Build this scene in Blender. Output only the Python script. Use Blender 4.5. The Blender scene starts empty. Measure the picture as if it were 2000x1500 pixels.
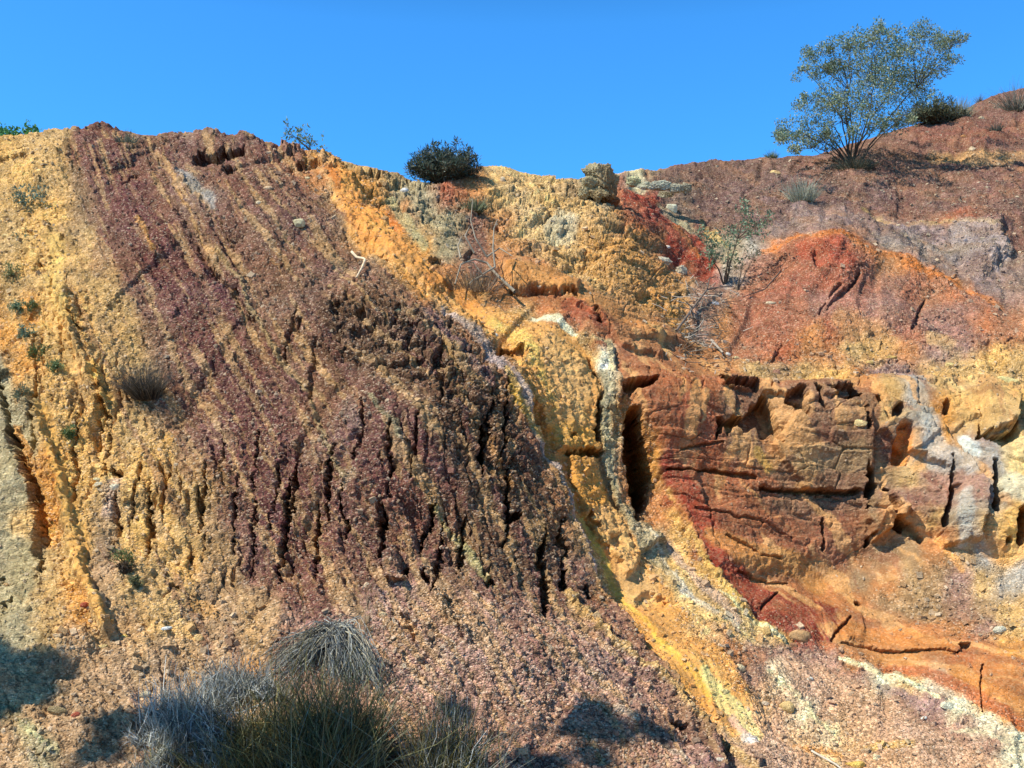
import bpy, math, random
import numpy as np
from mathutils import Vector
random.seed(4); RNG = np.random.default_rng(11)
SC = bpy.context.scene; COL = SC.collection

# ------------------------------------------------------------------ camera
F = 2144.0; PITCH = math.radians(8.0); CAM = np.array([0.0, 0.0, 1.6])
cd = bpy.data.cameras.new('camera'); cam = bpy.data.objects.new('camera', cd); COL.objects.link(cam)
cam.location = CAM.tolist(); cam.rotation_euler = (math.pi/2 + PITCH, 0, 0)
cd.sensor_fit = 'HORIZONTAL'; cd.sensor_width = 36; cd.lens = 36*F/2000; cd.clip_end = 5000
SC.camera = cam
# ------------------------------------------------------------------ sun + sky
SUN = np.array([-0.56, -0.31, 0.80]); SUN /= np.linalg.norm(SUN)
sl = bpy.data.lights.new('sun', 'SUN'); so = bpy.data.objects.new('sun', sl); COL.objects.link(so)
sl.energy = 5.0; sl.angle = math.radians(0.5); sl.color = (1.0, 0.94, 0.82)
so.rotation_euler = Vector(SUN.tolist()).to_track_quat('Z', 'Y').to_euler(); so.location = (-20, -10, 30)
W = bpy.data.worlds.new('World'); SC.world = W; W.use_nodes = True
nt = W.node_tree; bg = nt.nodes['Background']
sky = nt.nodes.new('ShaderNodeTexSky'); sky.sky_type = 'NISHITA'; sky.sun_disc = False
sky.sun_elevation = math.asin(SUN[2]); sky.sun_rotation = math.atan2(SUN[0], SUN[1])
sky.air_density = 1.0; sky.dust_density = 0.2; sky.ozone_density = 2.0; sky.altitude = 600
hs = nt.nodes.new('ShaderNodeHueSaturation'); hs.inputs['Saturation'].default_value = 1.12
hs.inputs['Hue'].default_value = 0.497
gm = nt.nodes.new('ShaderNodeMixRGB'); gm.blend_type = 'MULTIPLY'; gm.inputs[0].default_value = 1; gm.inputs[2].default_value = (0.62, 1.72, 2.45, 1)
nt.links.new(sky.outputs[0], hs.inputs['Color']); nt.links.new(hs.outputs[0], gm.inputs[1]); 
tcw = nt.nodes.new('ShaderNodeTexCoord'); sx = nt.nodes.new('ShaderNodeSeparateXYZ'); nt.links.new(tcw.outputs['Generated'], sx.inputs[0])
mr = nt.nodes.new('ShaderNodeMapRange'); mr.inputs[1].default_value = .44; mr.inputs[2].default_value = .66; mr.inputs[3].default_value = 1; mr.inputs[4].default_value = .10
nt.links.new(sx.outputs['Z'], mr.inputs[0])          # sky dimmed towards the zenith to cut its fill light in the shadows
vz = nt.nodes.new('ShaderNodeVectorMath'); vz.operation = 'SCALE'; nt.links.new(gm.outputs[0], vz.inputs[0]); nt.links.new(mr.outputs[0], vz.inputs['Scale'])
nt.links.new(vz.outputs[0], bg.inputs[0])
bg.inputs[1].default_value = 0.095
SC.view_settings.view_transform = 'Standard'; SC.view_settings.look = 'None'; SC.view_settings.exposure = 0.36; SC.view_settings.gamma = 1

# ------------------------------------------------------------------ helpers
def ray(px, py):
    cx = (np.asarray(px, float)-1000)/F; cy = (750-np.asarray(py, float))/F
    c, s = math.cos(PITCH), math.sin(PITCH)
    return np.stack([cx, c - s*cy, s + c*cy], -1)      # per unit of camera depth
def at(px, py, D):
    return CAM + ray(px, py)*np.asarray(D, float)[..., None]
def srgb(c):
    c = np.asarray(c, float)/255
    return np.where(c <= .04045, c/12.92, ((c+.055)/1.055)**2.4)
PERM = np.tile(np.random.default_rng(5).permutation(1024), 2)
_a = np.arange(1024)*2.39996; GX = np.cos(_a); GY = np.sin(_a)
def perlin(x, y, seed=0):
    xi = np.floor(x).astype(np.int64); yi = np.floor(y).astype(np.int64)
    fx = x-xi; fy = y-yi
    u = fx*fx*fx*(fx*(fx*6-15)+10); v = fy*fy*fy*(fy*(fy*6-15)+10)
    def g(ix, iy, dx, dy):
        h = PERM[(PERM[(ix+seed*37) & 1023] + iy) & 1023]
        return GX[h]*dx + GY[h]*dy
    a = g(xi, yi, fx, fy); b = g(xi+1, yi, fx-1, fy)
    c = g(xi, yi+1, fx, fy-1); d = g(xi+1, yi+1, fx-1, fy-1)
    return (a+u*(b-a) + v*((c+u*(d-c))-(a+u*(b-a))))*1.5
def fbm(x, y, octv, seed=0, gain=.5):
    r = 0; A = 1
    for o in range(octv):
        r = r + A*perlin(x*2**o, y*2**o, seed+o*3); A *= gain
    return r
def voro(x, y, seed=0, jit=.9):
    xi = np.floor(x).astype(np.int64); yi = np.floor(y).astype(np.int64)
    f1 = np.full(x.shape, 9.); f2 = np.full(x.shape, 9.); cid = np.zeros(x.shape, np.int64)
    for i in (-1, 0, 1):
        for j in (-1, 0, 1):
            h = PERM[(PERM[(xi+i+seed*51) & 1023] + yi + j) & 1023]
            h2 = PERM[(h+77) & 1023]
            d = (xi+i+.5+jit*(h/1023-.5)-x)**2 + (yi+j+.5+jit*(h2/1023-.5)-y)**2
            n = d < f1
            f2 = np.where(n, f1, np.minimum(f2, d)); cid = np.where(n, h, cid); f1 = np.where(n, d, f1)
    g = cid*2.399; tl = (x-np.floor(x)-.5)*np.cos(g)+(y-np.floor(y)-.5)*np.sin(g)
    return np.sqrt(f1), np.sqrt(f2)-np.sqrt(f1), cid/1023.
def tps(pts, vals, lam=1e-3):
    P = np.array(pts, float)/1000; n = len(P)
    def K(A, B):
        r2 = ((A[:, None]-B[None])**2).sum(-1)+1e-12
        return .5*r2*np.log(r2)
    M = np.zeros((n+3, n+3)); M[:n, :n] = K(P, P)+lam*np.eye(n)
    Q = np.c_[np.ones(n), P]; M[:n, n:] = Q; M[n:, :n] = Q.T
    w = np.linalg.solve(M, np.r_[np.array(vals, float), 0, 0, 0])
    def ev(x, y):
        gx = np.linspace(-1000, 3000, 161); gy = np.linspace(0, 1900, 77)
        G = np.stack(np.meshgrid(gx, gy), -1).reshape(-1, 2)/1000
        T = (K(G, P)@w[:n] + np.c_[np.ones(len(G)), G]@w[n:]).reshape(77, 161)
        fx = np.clip((x+1000)/25, 0, 159.999); fy = np.clip(y/25, 0, 75.999)
        i = fx.astype(int); j = fy.astype(int); fx = fx-i; fy = fy-j
        return (T[j, i]*(1-fx)+T[j, i+1]*fx)*(1-fy)+(T[j+1, i]*(1-fx)+T[j+1, i+1]*fx)*fy
    return ev
def link_mesh(name, V, Fc, mat, parent=None, cols=None, smooth=True, loc=None):
    """V (n,3) array, Fc: (m,k) array with one face size"""
    V = np.asarray(V, np.float32); Fc = np.asarray(Fc, np.int32)
    if loc is not None: V = V - np.asarray(loc, np.float32)
    me = bpy.data.meshes.new(name); k = Fc.shape[1]
    me.vertices.add(len(V)); me.vertices.foreach_set('co', V.ravel())
    me.loops.add(Fc.size); me.loops.foreach_set('vertex_index', Fc.ravel())
    me.polygons.add(len(Fc)); me.polygons.foreach_set('loop_start', np.arange(0, Fc.size, k, dtype=np.int32))
    me.polygons.foreach_set('loop_total', np.full(len(Fc), k, np.int32))
    me.polygons.foreach_set('use_smooth', np.full(len(Fc), smooth))
    me.update(calc_edges=True)
    if cols is not None:
        a = me.color_attributes.new('Col', 'FLOAT_COLOR', 'POINT')
        c = np.ones((len(V), 4), np.float32); cols = np.asarray(cols); c[:, :cols.shape[1]] = cols; a.data.foreach_set('color', c.ravel())
    me.materials.append(mat)
    o = bpy.data.objects.new(name, me); COL.objects.link(o)
    if parent is not None: o.parent = parent
    elif loc is not None: o.location = [float(q) for q in loc]
    return o
def tag(o, label=None, cat=None, group=None, kind=None):
    if label: o['label'] = label
    if cat: o['category'] = cat
    if group: o['group'] = group
    if kind: o['kind'] = kind
    return o
def empty(name, loc):
    o = bpy.data.objects.new(name, None); COL.objects.link(o); o.location = [float(q) for q in loc]; o.empty_display_size = .1
    return o

# ------------------------------------------------------------------ materials
def rock_mat(name, sp1=55., sp2=18., amp=.45, bump=.5, grain=1.0):
    m = bpy.data.materials.new(name); m.use_nodes = True; t = m.node_tree; N = t.nodes; L = t.links
    b = N['Principled BSDF']; b.inputs['Roughness'].default_value = .93; b.inputs['Specular IOR Level'].default_value = .12
    at_ = N.new('ShaderNodeAttribute'); at_.attribute_name = 'Col'
    tc = N.new('ShaderNodeTexCoord')
    def vor(s, sq=1.):
        v = N.new('ShaderNodeTexVoronoi'); v.inputs['Scale'].default_value = s
        mp = N.new('ShaderNodeMapping'); mp.inputs['Scale'].default_value = (1, 1, sq)
        L.new(tc.outputs['Object'], mp.inputs[0]); L.new(mp.outputs[0], v.inputs['Vector']); return v
    v1 = vor(sp1, 1.5); v2 = vor(sp2, 1.4)
    n1 = N.new('ShaderNodeTexNoise'); n1.inputs['Scale'].default_value = 9; n1.inputs['Detail'].default_value = 9; n1.inputs['Roughness'].default_value = .7
    L.new(tc.outputs['Object'], n1.inputs['Vector'])
    def math_(op, a, bb, c=None):
        q = N.new('ShaderNodeMath'); q.operation = op
        for i, z in enumerate((a, bb, c)):
            if z is None: continue
            if isinstance(z, (int, float)): q.inputs[i].default_value = z
            else: L.new(z, q.inputs[i])
        return q.outputs[0]
    s1 = N.new('ShaderNodeSeparateColor'); L.new(v1.outputs['Color'], s1.inputs[0])
    s2 = N.new('ShaderNodeSeparateColor'); L.new(v2.outputs['Color'], s2.inputs[0])
    # brightness factor: per-chip value, a rare pale chip, cloudy grain
    f = math_('MULTIPLY_ADD', math_('MULTIPLY_ADD', s1.outputs[0], amp*1.1, -amp*.62), at_.outputs['Alpha'], 1)
    f2 = math_('MULTIPLY_ADD', math_('MULTIPLY_ADD', s2.outputs[0], amp*.45, -amp*.22), at_.outputs['Alpha'], 1)
    pale = math_('MULTIPLY', math_('GREATER_THAN', s1.outputs[1], .90), at_.outputs['Alpha'])
    f = math_('MULTIPLY_ADD', pale, .55*grain, f)
    f3 = math_('MULTIPLY_ADD', n1.outputs[0], 1.1, .45)
    f = math_('MULTIPLY', math_('MULTIPLY', f, f2), f3)
    vm = N.new('ShaderNodeVectorMath'); vm.operation = 'SCALE'
    L.new(at_.outputs['Color'], vm.inputs[0]); L.new(f, vm.inputs['Scale'])
    hm = N.new('ShaderNodeMixRGB'); hm.inputs[2].default_value = (.40, .27, .14, 1); L.new(math_('MULTIPLY', math_('GREATER_THAN', s1.outputs[2], .62), .20*amp*2), hm.inputs[0]); L.new(vm.outputs[0], hm.inputs[1])
    pm = N.new('ShaderNodeMixRGB'); pm.inputs[2].default_value = (.62, .50, .36, 1)
    L.new(math_('MULTIPLY', pale, .35*grain), pm.inputs[0]); L.new(hm.outputs[0], pm.inputs[1]); L.new(pm.outputs[0], b.inputs['Base Color'])
    h = math_('ADD', math_('MULTIPLY', v1.outputs['Distance'], -.9), math_('MULTIPLY', s1.outputs[2], .5))
    h = math_('MULTIPLY_ADD', h, at_.outputs['Alpha'], math_('MULTIPLY', n1.outputs[0], 1.6))
    bp = N.new('ShaderNodeBump'); bp.inputs['Strength'].default_value = bump; bp.inputs['Distance'].default_value = .03
    L.new(h, bp.inputs['Height']); L.new(bp.outputs[0], b.inputs['Normal'])
    return m
M_ROCK = rock_mat('ochre_rock', amp=.6, bump=.55)
M_STONE = rock_mat('loose_stone', 90, 25, .25, .5, .5)
def veg_mat(name, rough=.6, trans=.0, var=.5):
    m = bpy.data.materials.new(name); m.use_nodes = True; t = m.node_tree; N = t.nodes; L = t.links
    b = N['Principled BSDF']; b.inputs['Roughness'].default_value = rough; b.inputs['Specular IOR Level'].default_value = .2
    a = N.new('ShaderNodeAttribute'); a.attribute_name = 'Col'
    n = N.new('ShaderNodeTexNoise'); n.inputs['Scale'].default_value = 14; n.inputs['Detail'].default_value = 4
    tc = N.new('ShaderNodeTexCoord'); L.new(tc.outputs['Object'], n.inputs['Vector'])
    ma = N.new('ShaderNodeMath'); ma.operation = 'MULTIPLY_ADD'; ma.inputs[1].default_value = var*2; ma.inputs[2].default_value = 1-var
    L.new(n.outputs[0], ma.inputs[0])
    vm = N.new('ShaderNodeVectorMath'); vm.operation = 'SCALE'; L.new(a.outputs['Color'], vm.inputs[0]); L.new(ma.outputs[0], vm.inputs['Scale'])
    L.new(vm.outputs[0], b.inputs['Base Color'])
    if trans:
        tr = N.new('ShaderNodeBsdfTranslucent'); mx = N.new('ShaderNodeMixShader'); mx.inputs[0].default_value = trans
        L.new(vm.outputs[0], tr.inputs[0]); L.new(b.outputs[0], mx.inputs[1]); L.new(tr.outputs[0], mx.inputs[2])
        L.new(mx.outputs[0], N['Material Output'].inputs[0])
    return m
M_LEAF = veg_mat('grey_green_leaf', .45, .25); M_GRASS = veg_mat('dry_grass', .6, .2); M_WOOD = veg_mat('weathered_wood', .8)

# ------------------------------------------------------------------ hillside: base surface
SKYX = [-950,-450,-200,0,60,110,190,260,340,420,480,520,600,660,720,780,830,900,940,1000,1060,1120,1160,1220,1280,1360,1450,1520,1600,1650,1700,1760,1800,1860,1905,1950,2000,2200,2450,2950]
SKYY = [430,350,315,287,275,264,255,257,263,270,283,299,307,313,323,345,362,352,337,334,337,343,345,339,333,323,314,307,300,288,270,253,243,230,205,186,172,135,110,130]
def skyline(px): return np.interp(px, SKYX, SKYY)
DP = [(-450,1750,6.6),(0,1750,6.5),(500,1750,6.2),(1000,1750,6.5),(1500,1750,6.8),(2000,1750,7),(2450,1750,7),
(-450,1500,8.2),(-450,1000,11),(-450,600,14),(-450,350,16.5),
(0,1500,8.0),(0,1300,8.9),(0,1100,9.9),(0,800,11.4),(0,500,13.6),(0,300,16),
(250,1250,9.0),(250,1000,10.3),(250,700,11.8),(250,450,13.6),(250,270,16.3),
(500,1500,7.6),(500,1250,9.0),(500,1100,10.0),(500,900,10.8),(500,650,12.1),(500,450,13.6),(480,300,16.2),
(750,1300,8.8),(750,1120,9.8),(750,900,10.5),(750,650,11.7),(750,480,13.6),(780,360,16.2),
(1000,1500,7.9),(1000,1300,8.9),(1000,1150,9.7),(1000,950,10.6),(1000,700,11.9),(1000,600,13.0),(1000,450,15.3),(1000,340,18),
(1150,1000,11.1),(1150,700,12.6),(1300,1500,8.2),(1300,1300,9.4),(1300,1150,10.6),(1250,950,11.8),(1300,800,12.2),(1300,700,13),(1300,560,15.3),(1230,450,16.6),(1300,450,18.4),(1260,340,22),
(1380,560,16.6),(1380,480,19),(1450,400,21.5),(1450,320,25),
(1600,1500,8.4),(1600,1300,10.0),(1600,1100,11.5),(1600,900,12.2),(1600,770,12.7),(1600,700,13.8),(1600,560,16.2),(1600,480,17.6),(1600,400,21.5),(1600,310,25),
(1800,1250,10.4),(1800,1050,11.6),(1800,800,12.7),(1800,700,14.1),(1800,560,16.8),(1800,460,19.6),(1780,260,27),
(2000,1500,8.8),(2000,1300,9.9),(2000,1100,11.0),(2000,950,11.6),(2000,830,12.3),(2000,700,14.2),(2000,550,17.5),(2000,450,20),(2000,300,25),(2000,175,30),
(2450,1500,9),(2450,1000,11.5),(2450,700,14.5),(2450,300,25),(2450,120,31),(2950,1750,7),(2950,1500,9),(2950,1000,11.5),(2950,700,14.5),(2950,300,24),(2950,130,29),(-950,1750,6.8),(-950,1500,8.4),(-950,1000,11.2),(-950,600,14.2),(-950,400,17)]
depth = tps([(a, b) for a, b, c in DP], [math.log(c) for a, b, c in DP], 2e-4)
STP = {0:[(-50,560),(20,750),(110,1050),(230,1230),(300,1500)],1:[(60,300),(130,550),(230,800),(400,1150),(560,1500)],
2:[(200,300),(330,560),(480,820),(640,1080),(850,1400)],3:[(330,320),(440,500),(560,720),(700,960),(860,1200),(1000,1400)],
4:[(480,300),(620,500),(800,670),(930,850),(1050,1100),(1250,1380)],5:[(620,350),(830,530),(985,700),(1070,880),(1170,1130),(1400,1440)],
6:[(860,400),(1040,600),(1190,700),(1220,960),(1330,1130),(1530,1250),(2000,1480)],7:[(1150,420),(1260,560),(1400,800),(1400,1000),(1640,1200),(2000,1320)],
8:[(1280,420),(1400,560),(1700,800),(1750,1000),(1950,1150),(2200,1250)]}
sp = [(p, t) for t, l in STP.items() for p in l]
strat = tps([p for p, t in sp], [t for p, t in sp], 2e-3)

uc = np.concatenate([np.linspace(-950, -60, 110, endpoint=False), np.linspace(-60, 2060, 1400, endpoint=False), np.linspace(2060, 2950, 110)])
NV = 960
vs = np.concatenate([np.linspace(1750, 1540, 45, endpoint=False), np.linspace(1540, 250, NV-45)])   # nominal rows
S = (1750-vs)/(1750-250)
PX = np.repeat(uc[None], NV, 0)
PY = 1750 + (skyline(uc)[None]-1750)*S[:, None]
PX = PX.ravel(); PY = PY.ravel()
D = np.exp(depth(PX, PY))
D = D*(1+.05*np.exp(-(PY-skyline(PX))/14))
B = at(PX, PY, D)
shp = (NV, len(uc))
def normals(P):
    G = P.reshape(shp+(3,)); du = np.gradient(G, axis=1); dv = np.gradient(G, axis=0)
    n = np.cross(du, dv); n /= np.linalg.norm(n, axis=-1, keepdims=True)+1e-12
    n[n[..., 1] > 0.8] *= 1
    return n.reshape(-1, 3)
NB = normals(B)
if NB[:, 1].mean() > 0: NB = -NB
A_ = B[:, 0]; B_ = B[:, 2]*.85+B[:, 1]*.6           # slope-surface coordinates, metres
T = strat(PX, PY)
wx = fbm(PX/90, PY/90, 4, 1); wy = fbm(PX/90+40, PY/90+9, 4, 2)

wf = fbm(PX/28, PY/28, 3, 91); wg = fbm(PX/28+9, PY/28, 3, 92); wh = fbm(PX/11, PY/11, 3, 93, .6); wi = fbm(PX/11+9, PY/11, 3, 94, .6)
ROUGH = 0.
def seg_dist(X, Y, pts):
    best = np.full(X.shape, 1e9); par = np.zeros(X.shape); sgn = np.zeros(X.shape); n = len(pts)-1
    for i in range(n):
        (x0, y0), (x1, y1) = pts[i][:2], pts[i+1][:2]
        dx, dy = x1-x0, y1-y0; L2 = dx*dx+dy*dy+1e-9
        q = np.clip(((X-x0)*dx+(Y-y0)*dy)/L2, 0, 1)
        ex = X-(x0+q*dx); ey = Y-(y0+q*dy); d = np.hypot(ex, ey); k = d < best
        best = np.where(k, d, best); par = np.where(k, i+q, par); sgn = np.where(k, np.sign(dx*ey-dy*ex), sgn)
    return best, par, sgn
def sel(pts, m):
    xs = [p[0] for p in pts]; ys = [p[1] for p in pts]
    return np.flatnonzero((PX > min(xs)-m) & (PX < max(xs)+m) & (PY > min(ys)-m) & (PY < max(ys)+m))
def smooth(x): x = np.clip(x, 0, 1); return x*x*(3-2*x)
def band_mask(pts, w, soft, warp=8.):
    """polyline band; w = half width px or list per vertex"""
    wm = max(w) if isinstance(w, (list, tuple)) else w
    idx = sel(pts, wm+soft+warp*1.5+2)
    X = PX[idx]+warp*wx[idx]+ROUGH*(4*wf[idx]+3.5*wh[idx]); Y = PY[idx]+warp*wy[idx]+ROUGH*(5*wg[idx]+4*wi[idx])
    if len(pts) == 1: d = np.hypot(X-pts[0][0], Y-pts[0][1]); ww = wm
    else:
        d, par, _ = seg_dist(X, Y, pts)
        ww = np.interp(par, range(len(w)), w) if isinstance(w, (list, tuple)) else w
    return idx, smooth((ww-d)/soft+.5)
def poly_mask(poly, soft, warp=10.):
    idx = sel(poly, soft+warp*1.5+2)
    X = PX[idx]+warp*wx[idx]+ROUGH*(4*wf[idx]+3.5*wh[idx]); Y = PY[idx]+warp*wy[idx]+ROUGH*(5*wg[idx]+4*wi[idx]); ins = np.zeros(X.shape, bool)
    n = len(poly)
    for i in range(n):
        (x0, y0), (x1, y1) = poly[i], poly[(i+1) % n]
        c = ((y0 > Y) != (y1 > Y)) & (X < (x1-x0)*(Y-y0)/(y1-y0+1e-9)+x0); ins ^= c
    d, _, _ = seg_dist(X, Y, list(poly)+[poly[0]])
    return idx, smooth(np.where(ins, d, -d)/soft+.5)
def full(im):
    r = np.zeros(PX.shape); r[im[0]] = im[1]; return r

# ------------------------------------------------------------------ hillside: relief (metres along the surface normal)
H = np.zeros(PX.shape); HC = np.zeros(PX.shape)
H += .16*fbm(A_/2.2, B_/2.2, 3, 7)
# regions
R_rib = full(poly_mask([(130,560),(230,700),(330,860),(450,900),(560,880),(660,900),(760,880),(830,760),(860,640),(930,680),(990,790),(1050,960),(1090,1110),(1090,1180),(960,1150),(800,1150),(620,1160),(470,1150),(340,1090),(250,1080),(180,1000),(120,800)], 80, 30))
R_cliff = full(poly_mask([(1210,740),(1290,750),(1500,740),(1750,740),(2500,760),(2500,1060),(1960,1090),(1850,1080),(1800,1100),(1740,1130),(1700,1150),(1900,1250),(2500,1300),(2500,1500),(2000,1400),(1700,1270),(1500,1190),(1400,1130),(1320,1010),(1280,900)], 26, 12))
R_rock2 = full(poly_mask([(970,490),(1120,540),(1250,600),(1400,700),(1450,745),(1210,750),(1195,690),(1110,620),(990,570)], 20, 10))
R_smooth = full(poly_mask([(-500,740),(0,740),(60,900),(110,1060),(170,1250),(120,1420),(0,1400),(-500,1400)], 40, 15))
R_hard = np.clip(R_cliff+R_rock2, 0, 1)
R_gran = 1-np.clip(R_hard+R_smooth*.75, 0, 1)
ROUGH = .5
# purple mass standing in front of the yellow gully
for poly, h, soft in [
  ([(-500,200),(640,300),(780,480),(900,600),(985,690),(1040,790),(1068,880),(1105,970),(1158,1100),(1185,1160),(1250,1260),(1330,1360),(1400,1450),(1480,1800),(-500,1800)], .30, 12),
  ([(1000,650),(1060,655),(1110,700),(1160,760),(1168,880),(1095,882),(1050,800),(1010,740)], .15, 14),
  ([(1105,892),(1168,890),(1180,980),(1250,1080),(1230,1120),(1170,1050),(1120,960)], .12, 10),
  ([(1145,665),(1190,690),(1205,760),(1210,900),(1240,1010),(1290,1060),(1250,1080),(1195,980),(1172,880),(1165,740)], .14, 8),
  ([(980,505),(1050,510),(1130,545),(1128,566),(1000,566)], .13, 9),
  ([(1110,590),(1180,600),(1280,640),(1290,700),(1215,690),(1170,640)], .10, 8),
  ([(1200,760),(1390,752),(1480,757),(1660,770),(1680,765),(1740,760),(2500,780),(2500,1040),(1960,1060),(1850,1040),(1740,1030),(1560,1100),(1400,1120),(1330,1060),(1290,960),(1260,850)], .20, 70),
  ([(1385,750),(1480,757),(1650,768),(1660,792),(1560,800),(1490,790),(1390,772)], .13, 5),
  ([(1560,800),(1660,800),(1690,850),(1690,960),(1560,955),(1500,880)], .10, 6),
  ([(1480,956),(1665,956),(1670,975),(1480,972)], -.05, 5),
  ([(1675,975),(1740,960),(1770,1000),(1745,1030),(1700,1050),(1680,1015)], .16, 7),
  ([(1700,860),(1735,830),(1800,820),(1860,880),(1910,960),(1915,1060),(1840,1075),(1860,980),(1840,920),(1760,880)], .13, 7),
  ([(1900,790),(1975,800),(1970,850),(1905,850)], .20, 6),
  ([(1640,1210),(1700,1180),(1800,1215),(1880,1262),(1860,1275),(1660,1240)], .05, 8),
  ([(560,312),(640,330),(640,352),(580,345),(540,325)], .10, 6),
  ([(690,330),(760,345),(755,362),(700,352)], .12, 6),
  ([(760,1100),(790,1095),(795,1160),(762,1155)], .14, 4),
  ([(1540,480),(1640,468),(1700,520),(1640,560),(1540,540)], .18, 70),
  ([(1740,515),(1820,500),(1860,560),(1760,580)], .12, 50),
  ([(1880,450),(1950,440),(1975,490),(1910,520),(1870,490)], .22, 34),
  ([(1388,757),(1478,762),(1482,776),(1470,786),(1440,778),(1395,772)],-.34,4),
  ([(1482,790),(1502,806),(1512,838),(1520,868),(1505,862),(1480,868),(1462,850),(1440,854),(1430,842),(1412,858),(1404,842),(1392,864),(1386,828),(1408,832),(1440,828),(1470,800)],-.45,4),
  ([(1545,775),(1562,775),(1564,800),(1570,824),(1545,814),(1528,800)],-.30,4), ([(1578,778),(1590,776),(1593,806),(1602,816),(1585,810)],-.2,4),
  ([(1598,776),(1655,774),(1660,790),(1640,802),(1622,796),(1600,784)],-.25,4), ([(1648,778),(1668,784),(1672,820),(1684,850),(1674,852),(1660,818),(1648,802)],-.4,4),
  ([(1898,838),(1925,858),(1950,864),(1972,840),(1978,868),(1955,888),(1930,884),(1906,868)],-.36,4), ([(1680,912),(1694,926),(1702,950),(1695,975),(1682,992),(1677,960)],-.38,4),
]:
    ROUGH = .8 if h < -.1 else .5
    i, m = poly_mask(poly, soft, 5 if h < -.1 else 7); HC[i] += h*m
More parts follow.
